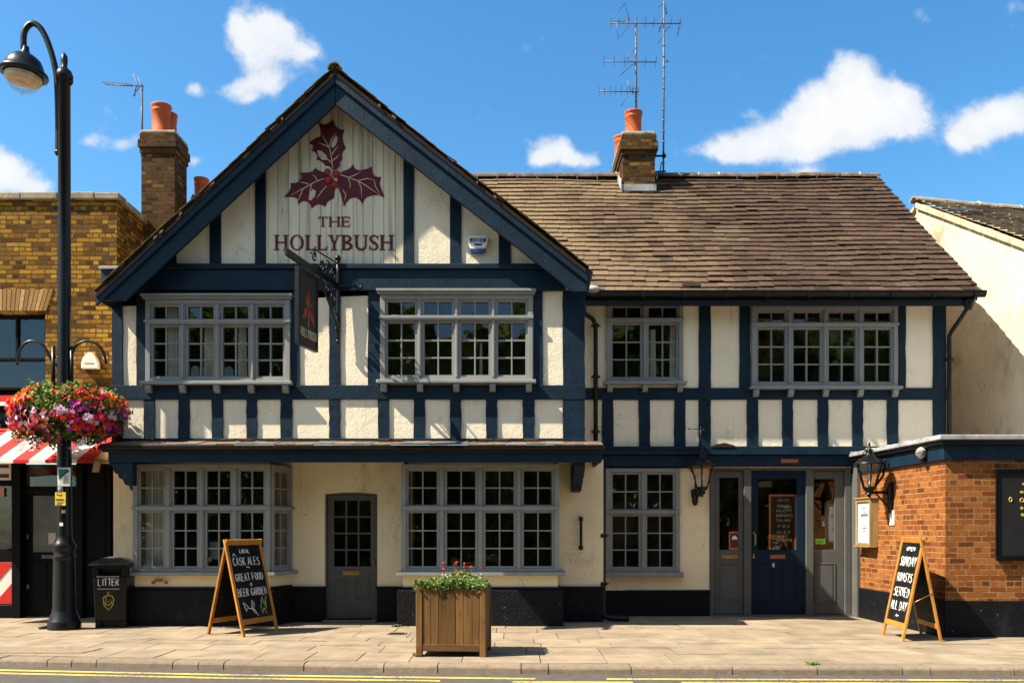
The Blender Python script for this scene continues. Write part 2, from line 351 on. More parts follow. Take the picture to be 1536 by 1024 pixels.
def window(w, z0, z1, n, zT, tg, bg, M, parent=pub, proud=.06, sill=.10, head=.08, brackets=None, depth=1.3, name='window', label=None, room=True, mull=.072, sillh=.055, rm=.25):
    """casement window in local metres: x 0..w, wall plane y = 0, viewer at -y"""
    fr, T = MB(), .004
    p, st = -proud, .075
    fr.box(0, st, p, .08, z0, z1); fr.box(w-st, w, p, .08, z0, z1)
    fr.box(st, w-st, p+T, .08, z1-.07, z1); fr.box(st, w-st, p+T, .08, z0, z0+.05)
    if zT:
        fr.box(st-.02, w-st+.02, p-.022, .07, zT-.035, zT+.02); fr.box(-.012, w+.012, p-.034, p-.002, zT-.012, zT+.03)
    lw = (w - 2*st - (n-1)*mull)/n
    cells = []
    for i in range(n):
        a = st + i*(lw+mull)
        if i < n-1:
            rows = [(z0+.05, (zT-.035) if zT else z1-.07)] + ([(zT+.02, z1-.07)] if zT else [])
            for r0, r1 in rows:
                fr.box(a+lw, a+lw+mull, p+2*T, .07, r0, r1); fr.box(a+lw+.02, a+lw+mull-.02, p-.010, p+2*T, r0, r1)
        cells.append((a, a+lw, z0+.05, (zT-.035) if zT else z1-.07, bg))
        if zT: cells.append((a, a+lw, zT+.02, z1-.07, tg))
    wo = fr.build(name, MT['grey'], parent, bevel=.004, M=M)
    if label: wo['label'] = label
    sash, pane = MB(), MB()
    for a, b, c, d, g in cells:
        s, y0, y1 = .036, p+.028, .055
        sash.box(a+.002, a+s, y0, y1, c+.002, d-.002); sash.box(b-s, b-.002, y0, y1, c+.002, d-.002)
        sash.box(a+s, b-s, y0+T, y1, d-s, d-.002); sash.box(a+s, b-s, y0+T, y1, c+.002, c+s)
        gw, gh, bar = b-a-2*s, d-c-2*s, .021
        for k in range(1, g[0]): xx = a+s+gw*k/g[0]; sash.box(xx-bar/2, xx+bar/2, y0+.012, y1-.004, c+s, d-s)
        for k in range(1, g[1]): zz = c+s+gh*k/g[1]; sash.box(a+s, b-s, y0+.015, y1-.006, zz-bar/2, zz+bar/2)
        for i in range(g[0]):
            for j in range(g[1]):
                xa, xb = a+s+gw*i/g[0], a+s+gw*(i+1)/g[0]; za, zb = c+s+gh*j/g[1], c+s+gh*(j+1)/g[1]
                e = [RNG.uniform(-.0035, .0035) for _ in range(3)]; yy = .022
                pane.quad((xa, yy+e[0], za), (xb, yy+e[1], za), (xb, yy+e[1]+e[2], zb), (xa, yy+e[0]+e[2], zb))
    sash.build('sash', MT['grey'], wo, bevel=.002, M=M)
    pane.build('pane', MT['glass'], wo, M=M)
    if sill:
        s_ = MB(); s_.box(-.05, w+.05, p-sill, -.001, z0-sillh, z0-.002); s_.build('sill', MT['grey'], wo, bevel=.008, M=M)
    if head:
        h_ = MB(); h_.box(-.035, w+.035, p-head*.6, -.001, z1+.002, z1+.035); h_.box(-.05, w+.05, p-head, -.001, z1+.036, z1+.075); h_.build('cornice', MT['grey'], wo, bevel=.006, M=M)
    if brackets:
        for k in range(brackets):
            xx = .06 + (w-.12)*k/(brackets-1); b_ = MB()
            b_.extrude([(xx-.045, -.001, z0-sillh-.002), (xx-.045, p-.075, z0-sillh-.002), (xx-.045, p-.07, z0-sillh-.06), (xx-.045, p-.03, z0-sillh-.12), (xx-.045, -.001, z0-sillh-.13)], (.09,0,0))
            b_.build('sill_bracket', MT['grey'], wo, bevel=.004, M=M)
    if room:
        r = MB(); a, b, c, d = -rm, w+rm, z0-min(.15,rm+.1), z1+min(.12, rm+.1); y0, y1 = (.27 if rm > 0 else .085), depth
        r.quad((a,y1,c),(b,y1,c),(b,y1,d),(a,y1,d)); r.quad((a,y0,c),(a,y1,c),(a,y1,d),(a,y0,d)); r.quad((b,y0,c),(b,y1,c),(b,y1,d),(b,y0,d))
        r.quad((a,y0,c),(b,y0,c),(b,y1,c),(a,y1,c)); r.quad((a,y0,d),(b,y0,d),(b,y1,d),(a,y1,d))
        r.build('room_lining', MT['room'], wo, M=M)
    return wo

def wpx(l, r, t, b, d):       # window rectangle from photo pixels on a plane
    return X(l, d), X(r, d), Z(b, d), Z(t, d)
W1 = wpx(220, 436, 450, 573, YG); W2 = wpx(571, 799, 443, 571, YG)
W3 = wpx(909, 1024, 452, 573, YR); W4 = wpx(1127, 1345, 460, 580, YR); W5 = wpx(909, 1019, 702, 857, YR)

# ------------------------------------------------------------------ rendered walls
apex = (-2.66, 8.355); ML, MR = .932, .787
def roofz(x): return apex[1] - (apex[0]-x)*ML if x < apex[0] else apex[1] - (x-apex[0])*MR
xL, xR = X(169, YG), X(877, YG)
w = MB()
wallgrid(w, xL, xR, Z(664, YG), 5.3, YG, [W1, W2])
zb = 5.3
w.add([(xL, YG, zb), (xR, YG, zb), (xR, YG, roofz(xR)-.1), (apex[0], YG, apex[1]-.15), (xL, YG, roofz(xL)-.1)], [(0,1,2,3,4)])
w.quad((xL,YG,2.5),(xL,YR+3,2.5),(xL,YR+3,roofz(xL)-.1),(xL,YG,roofz(xL)-.1))
w.quad((xR,YG,2.5),(xR,YR,2.5),(xR,YR,roofz(xR)-.1),(xR,YG,roofz(xR)-.1))
w.build('gable_wall', MT['plaster'], pub)
# right-hand range
xE = X(1419, YR); zE = 5.50
w = MB(); wallgrid(w, xR-.4, xE, 2.55, zE, YR, [W3, W4])
# its end wall up to the ridge
RD, RZ, EV, EZ = 19.57, 8.94, 15.40, 5.44
w.add([(xE, YR, 0), (xE, 23.2, 0), (xE, 23.2, 5.6), (xE, RD, RZ-.15), (xE, YR, 5.75)], [(0,1,2,3,4)])
w.build('range_wall', MT['plaster'], pub)
DL, DR = X(1063, YR), X(1275, YR)
w = MB(); wallgrid(w, X(903, YR)-.5, X(1064, YR), Z(884, YR), 2.66, YR, [W5])
xl0, xl1 = X(170, YL), X(905, YL)
dX0, dX1, dZ = X(487, YL), X(566, YL), Z(738, YL)
wl = MB(); bayL = (X(200, YB), X(437, YL)); bayR = (X(602, YB), X(839, YB))
pz = Z(879, YL)
wallgrid(wl, xl0, xl1, pz, 2.62, YL, [(dX0, dX1, pz, dZ), (bayL[0]+.12, bayL[1]-.25, .75, 2.5), (bayR[0]+.1, bayR[1]-.1, .75, 2.5)], .16)
wl.quad((xl1,YL,0),(xl1,YR,0),(xl1,YR,2.62),(xl1,YL,2.62)); wl.quad((xl0,YL,0),(xl0,YR+2,0),(xl0,YR+2,2.7),(xl0,YL,2.7))
# shallow arch over the side door
n = 10
for i in range(n):
    a, b = i/n, (i+1)/n; h = lambda q: dZ - .028*(2*q-1)**2
    xa, xb = dX0+(dX1-dX0)*a, dX0+(dX1-dX0)*b
    wl.add([(xa,YL-.003,h(a)),(xb,YL-.003,h(b)),(xb,YL-.003,dZ+.02),(xa,YL-.003,dZ+.02),(xa,YL+.15,h(a)),(xb,YL+.15,h(b)),(xb,YL+.15,dZ+.02),(xa,YL+.15,dZ+.02)], [(0,1,2,3),(0,1,5,4),(4,5,6,7)])
w.build('entrance_wall', MT['plaster_low'], pub); wl.build('ground_wall', MT['plaster_low'], pub)
def plinth(x0, x1, y, y1, zt, zb=0):
    p = MB(); p.box(x0, x1, y, y1, zb, zt); p.box(x0-.012, x1+.012, y-.02, y1, zt-.05, zt+.002)
    return p.build('plinth', MT['plinth'], pub, bevel=.008)
plinth(xl0, bayL[0]+.0, YL-.05, YL+.1, pz); plinth(bayL[1]+.03, dX0, YL-.05, YL+.16, pz); plinth(dX1, bayR[0]-.06, YL-.05, YL+.16, pz)
plinth(bayR[1]+.06, xl1, YL-.05, YL+.1, pz); plinth(xl1+.01, X(1063, YR), YR-.05, YR+.1, Z(885, YR))

# ------------------------------------------------------------------ windows
def put(W, d, n, tpx, tg, bg, **k):
    return window(W[1]-W[0], W[2], W[3], n, Z(tpx, d) if tpx else None, tg, bg, Matrix.Translation((W[0], d, 0)), **k)
put(W1, YG, 4, 484, (2,1), (2,3), brackets=5)
put(W2, YG, 4, 478, (2,1), (2,3), brackets=5)
put(W3, YR, 2, 481, (2,1), (2,3), brackets=3, head=0)
put(W4, YR, 4, 488, (2,1), (2,3), brackets=5, head=0)
put(W5, YR, 2, 768, (2,2), (2,3), head=0, sill=.10, sillh=.09)
# the two ground floor bays
def bay(x0, x1, cant, n):
    zt, zs, za = 2.505, Z(857, YB), Z(880, YB)
    b = MB()
    poly = [(x0+.02, YL+.02), (x0+.02, YB+.03), (x1-.02, YB+.03), (x1+cant-.02, YL+.02)]
    b.extrude([(x, y, za) for x, y in poly], (0,0,zs-za-.06)); ap = b.build('bay_apron', MT['plaster_low'], pub, bevel=.004)
    b = MB(); poly = [(x0-.06, YL+.03), (x0-.06, YB-.05), (x1+.06, YB-.05), (x1+cant+.06, YL+.03)]
    b.extrude([(x, y, 0) for x, y in poly], (0,0,za-.045)); b.extrude([(x*1, y, za-.044) for x, y in [(x0-.03, YL+.03), (x0-.03, YB-.02), (x1+.03, YB-.02), (x1+cant+.03, YL+.03)]], (0,0,.044)); b.build('bay_plinth', MT['plinth'], pub, bevel=.01)
    b = MB(); poly = [(x0-.07, YL), (x0-.07, YB-.10), (x1+.09, YB-.10), (x1+cant+.12, YL)]
    b.extrude([(x, y, zs-.058) for x, y in poly], (0,0,.056)); b.build('bay_sill', MT['grey'], pub, bevel=.008)
    wo = window(x1-x0, zs, zt, n, Z(762, YB), (2,2), (2,3), Matrix.Translation((x0, YB, 0)), sill=0, head=0, proud=.03, depth=2.2, mull=.085, rm=-.03)
    # returns
    if cant > .05:
        L = math.hypot(cant, YL-YB); M = Matrix.Translation((x1, YB, 0)) @ Matrix.Rotation(math.atan2(YL-YB, cant), 4, 'Z')
        window(L, zs, zt-.002, 1, Z(762, YB), (2,2), (2,3), M, sill=0, head=0, proud=.028, room=False)
    else:
        b = MB(); b.box(x1-.07, x1-.002, YB+.09, YL, zs, zt); b.build('bay_cheek', MT['grey'], pub)
    b = MB(); b.box(x0+.002, x0+.07, YB+.09, YL, zs, zt); b.build('bay_cheek', MT['grey'], pub)
bay(X(200, YB), X(406, YB), X(437, YL)-X(406, YB), 4)
bay(X(602, YB), X(839, YB), 0, 4)

# ------------------------------------------------------------------ timbers
def hewn(name, x0, x1, z0, z1, y0, y1, vert):      # a slightly wavering hand-worked timber
    n = 7; m = MB(); J = lambda: RNG.uniform(-.006, .006); t = RNG.random(); R_ = []
    for k in range(n+1):
        f = k/n; a, b, e = J(), J(), RNG.uniform(0, .004)
        if vert: zz = z0+(z1-z0)*f; R_.append([(x0+a, y0-e, zz), (x1+b, y0-e, zz), (x1+b, y1, zz), (x0+a, y1, zz)])
        else: xx = x0+(x1-x0)*f; R_.append([(xx, y0-e, z0+a*.6), (xx, y0-e, z1+b*.6), (xx, y1, z1+b*.6), (xx, y1, z0+a*.6)])
    m.add([p for r in R_ for p in r], [(4*k+q, 4*k+(q+1) % 4, 4*k+4+(q+1) % 4, 4*k+4+q) for k in range(n) for q in range(4)] + [(0,1,2,3), (4*n,4*n+1,4*n+2,4*n+3)], t)
    return m.build(name, MT['navy'], pub, bevel=.005)
def post(l, r, t, b, d, pr=.024): return hewn('timber_post', X(l, d), X(r, d), Z(b, d), Z(t, d), d-pr, d+.02, True)
def rail(l, r, t, b, d, pr=.032): return hewn('timber_rail', X(l, d), X(r, d), Z(b, d), Z(t, d), d-pr, d+.02, False)
# upper gable storey
for l, r in ((168.5, 185), (205, 219), (437, 450), (494, 511), (552, 570), (800, 814), (844, 877)): post(l, r, 436, 578.5, YG)
for l, r in ((168.5, 185), (216, 233), (268, 285), (318, 335), (370, 386), (421, 439), (494, 511), (567, 584), (621, 638), (675, 692), (729, 746), (784, 802), (844, 877)): post(l, r, 598, 662, YG)
rail(168, 878, 578, 599, YG)
m = MB(); m.box(X(200, YG), X(848, YG), YG-.07, YG+.02, Z(437, YG), Z(406, YG)); m.box(X(196, YG), X(850, YG), YG-.11, YG+.02, Z(405.5, YG), Z(398, YG)); m.build('tie_beam', MT['navy'], pub, bevel=.008)
for l, r, in ((248, 265), (315, 332), (383, 399), (606, 621), (675, 692), (748, 766)):
    m = MB(); a, b = X(l, YG), X(r, YG)
    m.prism([(a, Z(399, YG)), (b, Z(399, YG)), (b, roofz(b)-.2), (a, roofz(a)-.2)], YG-.024, YG+.02); m.build('timber_post', MT['navy'], pub, bevel=.005)
# right-hand range
for l, r in ((861, 876), (1048, 1066), (1109, 1125.5), (1347, 1358), (1399, 1418.5)): post(l, r, 446, 582.5, YR)
for l, r in ((861, 876), (903, 920), (958, 975), (1011, 1028), (1048, 1066), (1120, 1137), (1173, 1189), (1226, 1242), (1278, 1294), (1330, 1347), (1399, 1418.5)): post(l, r, 599, 671, YR)
rail(861, 1419, 582, 599.5, YR)
m = MB(); m.box(X(880, YR), X(1420, YR), YR-.10, YR+.02, Z(700, YR), Z(683, YR)); m.box(X(880, YR), X(1420, YR), YR-.16, YR+.02, Z(682.6, YR), Z(676, YR)); m.box(X(880, YR), X(1420, YR), YR-.13, YR+.02, Z(675.6, YR), Z(670, YR)); m.build('shop_fascia', MT['navy'], pub, bevel=.006)

# painted boards with the holly sign
sb = MB(); x = X(399, YG)+.003; end = X(606, YG)-.003
while x < end - .02:
    wd = min(RNG.uniform(.15, .19), end-x); wd = end-x if end-x-wd < .06 else wd
    a, b = x+.005, x+wd-.005; top = [(b, roofz(b)-.18), (a, roofz(a)-.18)]
    if a < apex[0] < b: top = [(b, roofz(b)-.18), (apex[0], apex[1]-.18), (a, roofz(a)-.18)]
    y = YG-.018-RNG.uniform(0, .004); sb.prism([(a, Z(398.5, YG)), (b, Z(398.5, YG))] + top, y, YG+.01); x += wd
signb = sb.build('sign_boards', MT['board'], pub, bevel=.003)
YS = YG-.027
leafpts = [[(342,88),(350,112),(360,132),(378,148),(397,153),(414,155),(405,178),(402,205),(410,240),(423,272),(410,284),(400,300),(398,322),(402,340),(391,350),(385,365),(388,385),(376,392),(365,405),(352,408),(340,412),(332,400),(325,390),(307,384),(290,382),(280,366),(268,355),(250,346),(235,345),(240,328),(240,310),(222,294),(205,285),(212,270),(215,255),(203,245),(187,238),(208,222),(225,210),(245,200),(265,195),(266,175),(262,155),(254,128),(243,105),(267,116),(290,122),(318,108)],
 [(28,582),(50,560),(65,540),(72,515),(70,492),(90,494),(110,490),(128,477),(140,460),(138,440),(132,425),(160,428),(190,425),(205,421),(215,415),(223,404),(228,392),(235,403),(245,410),(266,420),(290,425),(312,436),(330,450),(350,475),(360,500),(354,530),(350,560),(350,578),(345,590),(325,600),(310,610),(300,626),(292,645),(272,634),(250,628),(225,638),(205,655),(198,634),(185,615),(168,609),(150,608),(132,616),(115,630),(118,612),(115,595),(92,584),(70,582)],
 [(385,430),(412,415),(440,405),(457,391),(470,372),(477,394),(490,408),(510,412),(530,410),(560,402),(592,388),(590,408),(592,425),(602,440),(612,450),(630,455),(648,455),(642,477),(640,500),(646,522),(655,545),(664,565),(668,585),(650,576),(630,570),(600,570),(575,575),(555,585),(540,600),(534,613),(530,625),(515,605),(500,590),(485,585),(470,585),(453,591),(440,600),(425,620),(410,645),(406,622),(400,600),(396,580),(390,560),(383,540),(375,520),(370,495),(370,470),(376,448)]]
def sp(zx, zy, y=YS): return Vector((X(420+zx/4.267, YG), y, Z(160+zy/4.267, YG)))
for k, pts in enumerate(leafpts):
    m = MB(); m.extrude([sp(*q, YS-.001*k) for q in pts], (0,.012,0)); lf = m.build('painted_leaf', MT['maroon'], signb)
veins = [[[(340,405),(334,340),(322,280),(310,255),(285,210),(270,175)],[(318,262),(330,215),(365,168)],[(310,262),(280,248),(245,236)],[(336,310),(355,280),(378,255)],[(338,370),(300,335),(262,318)],[(340,350),(365,330),(385,310)]],
 [[(285,465),(220,490),(150,530),(65,575)],[(243,480),(225,450),(210,445)],[(205,500),(195,545),(190,590)],[(150,530),(135,570),(122,600)],[(185,500),(150,490),(130,488)],[(300,515),(270,545),(240,590)]],
 [[(388,440),(440,458),(500,480),(560,515),(645,575)],[(440,458),(480,445),(520,420)],[(500,480),(560,465),(605,475)],[(500,482),(522,520),(525,585)],[(440,460),(452,500),(450,530)],[(605,475),(615,520),(640,560)],[(405,540),(425,570),(415,605)]]]
for k, vs in enumerate(veins):
    m = MB()
    for pl in vs: m.tube([sp(*q, YS-.004-.001*k) for q in pl], [.008]*(len(pl)-1)+[.003], 5)
    m.build('painted_vein', MT['vein'], signb)
m = MB()
for pl in ([(240,285),(270,290),(300,318),(305,345),(270,345),(250,320)], [(335,230),(360,190),(372,205),(365,240),(345,270),(330,262)], [(190,565),(212,532),(232,545),(225,580),(200,605),(185,600)]): m.extrude([sp(*q, YS-.005) for q in pl], (0,.004,0))
m.build('worn_patch', MT['vein'], signb)
for q, r in (((306,422),21), ((360,438),25), ((312,472),25), ((353,505),25)):
    m = MB(); m.ball(sp(*q, YS-.008), r/4.267/F*YG, 14, (1,.45,1)); m.build('painted_berry', MT['berry'], signb)
def serif_text(txt, x0, x1, zb, h, y, mat, parent, name):
    th, tn, sf = .175*h, .078*h, .062*h
    adv = {'T':.78,'H':.95,'E':.72,'O':.98,'L':.70,'Y':.82,'B':.78,'U':.92,'S':.66,' ':.4}
    tot = sum(adv[c] for c in txt)*h; k = (x1-x0)/tot; x = x0
    for ch in txt:
        W = adv[ch]*h*k; a, b = x+.07*W, x+.93*W; m = MB(); lay = [0]
        def pr(poly): lay[0] += 1; m.prism(poly, y-.0004*lay[0], y+.008)
        def rect(p, q, r, s): pr([(p, r), (q, r), (q, s), (p, s)])
        def serif(c, hw, z): rect(c-hw, c+hw, z-sf/2, z+sf/2)
        def band(pts, ws):
            L, Rr = [], []
            for i, p in enumerate(pts):
                q0, q1 = pts[max(i-1,0)], pts[min(i+1,len(pts)-1)]; dx, dz = q1[0]-q0[0], q1[1]-q0[1]; ln = math.hypot(dx, dz) or 1
                L.append((p[0]-dz/ln*ws[i]/2, p[1]+dx/ln*ws[i]/2)); Rr.append((p[0]+dz/ln*ws[i]/2, p[1]-dx/ln*ws[i]/2))
            pr(L + Rr[::-1])
        zt = zb+h
        def stem(c, w=th): rect(c-w/2, c+w/2, zb, zt)
        if ch == 'T':
            c = (a+b)/2; stem(c); rect(a, b, zt-tn, zt); serif(c, th*1.1, zb+sf/2); pr([(a, zt), (a, zt-.24*h), (a+.05*h, zt-.24*h), (a+.1*h, zt)]); pr([(b, zt), (b, zt-.24*h), (b-.05*h, zt-.24*h), (b-.1*h, zt)])
        elif ch == 'H':
            for c in (a+th*.75, b-th*.75): stem(c); serif(c, th*1.05, zb+sf/2); serif(c, th*1.05, zt-sf/2)
            rect(a+th, b-th, zb+.47*h, zb+.47*h+tn)
        elif ch in 'EL':
            c = a+th*.75; stem(c); serif(c, th*1.05, zt-sf/2); rect(a, b, zb, zb+tn); pr([(b, zb), (b+.03*h, zb+.26*h), (b-.03*h, zb+.26*h), (b-.1*h, zb)])
            if ch == 'E': rect(c, b, zt-tn, zt); pr([(b, zt), (b, zt-.22*h), (b-.05*h, zt-.22*h), (b-.1*h, zt)]); rect(c, b-.12*h, zb+.48*h, zb+.48*h+tn); rect(b-.16*h, b-.10*h, zb+.40*h, zb+.62*h)
        elif ch == 'O':
            cx, cz, rx, rz = (a+b)/2, zb+h/2, (b-a)/2, h*.52; nn = 28
            o = [(cx+rx*math.cos(t), cz+rz*math.sin(t)) for t in [2*PI*i/nn for i in range(nn)]]; q = [(cx+(rx-th*.95)*math.cos(t+.0), cz+(rz-tn)*math.sin(t)) for t in [2*PI*i/nn for i in range(nn)]]
            v = [(p[0], yy, p[1]) for yy in (y-.001, y+.008) for p in o+q]
            m.add(v, [(i, (i+1) % nn, nn+(i+1) % nn, nn+i) for i in range(nn)] + [(i, (i+1) % nn, 2*nn+(i+1) % nn, 2*nn+i) for i in range(nn)] + [(nn+i, nn+(i+1) % nn, 3*nn+(i+1) % nn, 3*nn+i) for i in range(nn)])
        elif ch == 'Y':
            c = (a+b)/2; rect(c-th/2, c+th/2, zb, zb+.46*h); serif(c, th*1.1, zb+sf/2)
            pr([(c-th/2, zb+.42*h), (c+th/2, zb+.42*h), (a+th*1.3, zt), (a+th*.2, zt)]); pr([(c-tn*.2, zb+.42*h), (c+th/2, zb+.42*h), (b-th*.35, zt), (b-th*.9, zt)]); serif(a+th*.75, th*.95, zt-sf/2); serif(b-th*.6, th*.85, zt-sf/2)
        elif ch == 'B':
            c = a+th*.75; stem(c); serif(c-th*.2, th*.8, zb+sf/2); serif(c-th*.2, th*.8, zt-sf/2)
            for z0_, z1_, r in ((zb+.5*h, zt, b-.07*h), (zb, zb+.52*h, b)):
                hh = (z1_-z0_)/2-tn/2; zc = (z0_+z1_)/2; xs = c+.12*h
                pts = [(c, zc+hh), (xs, zc+hh)] + [(xs+(r-xs-th/2)*math.sin(t), zc+hh*math.cos(t)) for t in [PI*i/10 for i in range(1, 10)]] + [(xs, zc-hh), (c, zc-hh)]
                band(pts, [tn, tn] + [tn+(th-tn)*math.sin(PI*i/10) for i in range(1, 10)] + [tn, tn])
        elif ch == 'U':
            c0, c1 = a+th*.75, b-th*.6; r = (c1-c0)/2; zc = zb+.36*h
            rect(c0-th/2, c0+th/2, zc, zt); rect(c1-tn*.7, c1+tn*.7, zc, zt); serif(c0, th*1.05, zt-sf/2); serif(c1, th*.8, zt-sf/2)
            pts = [(c0+r-r*math.cos(t), zc-(.36*h-tn/2)*math.sin(t)) for t in [PI*i/12 for i in range(13)]]; band(pts, [th+(tn*1.4-th)*i/12 for i in range(13)])
        elif ch == 'S':
            cx = (a+b)/2; rx = (b-a)/2-.03*h
            pts = [(cx+rx*.95, zb+.80*h), (cx+rx*.6, zb+.93*h), (cx, zb+.97*h), (cx-rx*.65, zb+.90*h), (cx-rx*.85, zb+.74*h), (cx-rx*.5, zb+.60*h), (cx, zb+.51*h), (cx+rx*.6, zb+.40*h), (cx+rx*.88, zb+.25*h), (cx+rx*.6, zb+.09*h), (cx, zb+.03*h), (cx-rx*.6, zb+.07*h), (cx-rx*.95, zb+.22*h)]
            band(pts, [tn, tn*1.1, tn*1.2, th*.7, th*.9, th, th*1.05, th, th*.9, th*.7, tn*1.2, tn*1.1, tn]); rect(b-.06*h, b-.01*h, zb+.72*h, zb+.96*h); rect(a+.01*h, a+.06*h, zb+.04*h, zb+.30*h)
        if ch != ' ': m.build(name, MT[mat], parent)
        x += W
serif_text('THE', X(477, YG), X(526, YG), Z(341, YG), .155, YS-.002, 'maroon', signb, 'letter')
serif_text('HOLLYBUSH', X(411, YG), X(592, YG), Z(376, YG), .235, YS-.002, 'maroon', signb, 'letter')

# ------------------------------------------------------------------ roofs
def tiles(mb, O, U, V, lu, lv, course=.21, wmin=.19, wmax=.28, thick=.021, lu_top=None, u_shift=0.0, sag=.012):
    O, U, V = Vector(O), Vector(U).normalized(), Vector(V).normalized(); N = U.cross(V).normalized()
    if N.z < 0: N = -N
    rows = int(lv/course)+1; c = lv/rows
    for r in range(rows):
        v0, v1 = r*c, min((r+1)*c+.05, lv); f = r/rows
        u1 = lu + ((lu_top if lu_top is not None else lu)-lu)*f; u = u_shift*f - RNG.uniform(0, wmax)
        while u < u1:
            wd = RNG.uniform(wmin, wmax); a, b = max(u, u_shift*f)+.003, min(u+wd, u1)-.003; u += wd
            if b-a < .03: continue
            lift = RNG.uniform(0, .006) + (RNG.random() < .06)*.012; dv = RNG.gauss(0, .009); t = RNG.random()
            sg = sag*math.sin(a*1.9+r*.35)+sag*math.sin(a*.7+1)
            p = [O+U*a+V*(v0+dv)+N*(thick*2+lift+sg), O+U*b+V*(v0+dv+RNG.uniform(-.004,.004))+N*(thick*2+lift+sg), O+U*b+V*v1+N*(.012+sg), O+U*a+V*v1+N*(.012+sg)]
            q = [p[0]-N*thick, p[1]-N*thick]
            mb.add(p+q, [(0,1,2,3), (4,5,1,0), (4,0,3), (5,2,1)], t)
def ridge_tiles(p, q, name, parent, mat='ridge', r=.13, L=.42):
    p, q = Vector(p), Vector(q); a = (q-p); ln = a.length; a.normalize(); n = max(1, int(ln/L)); m, g = MB(), MB()
    sd = a.cross(Vector((0,0,1))).normalized()
    for i in range(n):
        s0, s1 = p+a*(ln*i/n+.006), p+a*(ln*(i+1)/n-.006); dz = Vector((0,0,RNG.uniform(-.008,.012))); t = RNG.random()
        vs = []
        for e in (s0, s1):
            for rr in (r, r-.025):
                vs += [e+dz+sd*math.cos(PI*k/8)*rr+Vector((0,0,math.sin(PI*k/8)*rr*.85-.04)) for k in range(9)]
        fs = [(k, k+1, 18+k+1, 18+k) for k in range(8)] + [(k, k+1, 9+k+1, 9+k) for k in range(8)] + [(18+k, 18+k+1, 27+k+1, 27+k) for k in range(8)]
        m.add(vs, fs, t)
    o = m.build(name, MT[mat], parent)
    for i in range(1, n):
        if RNG.random() < .3: e = p+a*(ln*i/n); g.tube([e+sd*math.cos(PI*k/8)*(r-.004)+Vector((0,0,math.sin(PI*k/8)*(r-.004)*.85-.03)) for k in range(9)], .012, 5)
    if g.v: g.build('ridge_mortar', MT['mortar'], parent)
    return o
# main roof
X0, X1e, X1r = -2.45, 7.86, 7.80
m = MB(); V = Vector((0, RD-EV, RZ-EZ)); tiles(m, (X0, EV, EZ), (1,0,0), V, X1e-X0, V.length, lu_top=X1r-X0)
rf = m.build('tiled_roof', MT['tile'], pub)
m = MB(); m.extrude([(X0, EV+.06, EZ-.03), (X1e-.03, EV+.06, EZ-.03), (X1r-.03, RD, RZ-.07), (X0, RD, RZ-.07)], (0,.03,-.07)); m.extrude([(X0, RD, RZ-.02), (X1r-.03, RD, RZ-.02), (X1e-.03, 2*RD-EV, EZ), (X0, 2*RD-EV, EZ)], (0,.0,-.07)); m.build('roof_felt', MT['under'], rf)
ridge_tiles((X0, RD, RZ+.05), (X1r, RD, RZ+.05), 'ridge_tiles', rf)
m = MB(); m.tube([(X1e-.02, EV+.03, EZ-.02), (X1r-.02, RD, RZ-.03)], .03, 6); m.build('verge', MT['under'], rf)
m = MB(); xs = X(1398, 17.5); m.obox((X(1024,15.55), 15.55, EZ+.135), (.30,0,0), (0,.10,.10), (0,-.01,.03)); m.build('slipped_tile', MT['under'], rf, bevel=.006)
# gable roof
GD0, GD1 = 13.78, 19.2
LX, RX = -6.26, 1.13
gz = .048
gl = MB(); tiles(gl, (LX, GD0, roofz(LX)+gz), (0,1,0), (-LX+apex[0], 0, (apex[0]-LX)*ML), GD1-GD0, math.hypot(apex[0]-LX, (apex[0]-LX)*ML), course=.2, wmin=.16, wmax=.2, thick=.011)
tiles(gl, (RX, GD0, roofz(RX)+gz), (0,1,0), (apex[0]-RX, 0, (RX-apex[0])*MR), GD1-GD0, math.hypot(RX-apex[0], (RX-apex[0])*MR), course=.2, wmin=.16, wmax=.2, thick=.011)
gr = gl.build('gable_roof', MT['tile'], pub)
m = MB(); t_ = .05
m.prism([(LX+.02, roofz(LX+.02)+gz-.035), (apex[0], apex[1]+gz-.035), (RX-.02, roofz(RX-.02)+gz-.035), (RX-.02, roofz(RX-.02)-t_), (apex[0], apex[1]-t_), (LX+.02, roofz(LX+.02)-t_)], GD0+.02, GD1); m.build('roof_boards', MT['under'], gr)
ridge_tiles((apex[0], GD0-.02, apex[1]+gz+.035), (apex[0], GD1, apex[1]+gz+.035), 'ridge_tiles', gr, r=.105)
m = MB()
for sgn, ex, mm in ((-1, LX, ML), (1, RX, MR)):          # mortar bedding lumps under the verge tiles
    for k in range(7):
        x_ = apex[0]+(ex-apex[0])*RNG.uniform(.03, .97)
        if RNG.random() < .7: dx = sgn*RNG.uniform(.02, .06); m.prism([(x_, roofz(x_)-.005), (x_+dx, roofz(x_+dx)-.005), (x_+dx, roofz(x_+dx)+.028), (x_, roofz(x_)+.022)], GD0-.012, GD0+.04)
m.build('verge_mortar', MT['ridge'], gr)
def barge(poly_out, y0, y1, name): m = MB(); m.prism(poly_out, y0, y1); return m.build(name, MT['navy'], pub, bevel=.006)
A0 = apex[1]-.035; WB = .43
zl = Z(450, 13.85); xl_ = apex[0]-(A0-WB-zl)/ML; zr = Z(437, 13.85); xr_ = apex[0]+(A0-WB-zr)/MR
lo_ = lambda x: roofz(x)-.035
bl = barge([(apex[0]-.002, A0), (LX+.02, lo_(LX+.02)), (LX+.03, zl), (xl_, zl), (apex[0]-.002, A0-WB)], 13.86, 13.92, 'bargeboard')
br = barge([(apex[0]+.002, A0), (RX, lo_(RX)), (RX, zr), (xr_, zr), (apex[0]+.002, A0-WB)], 13.86, 13.92, 'bargeboard')
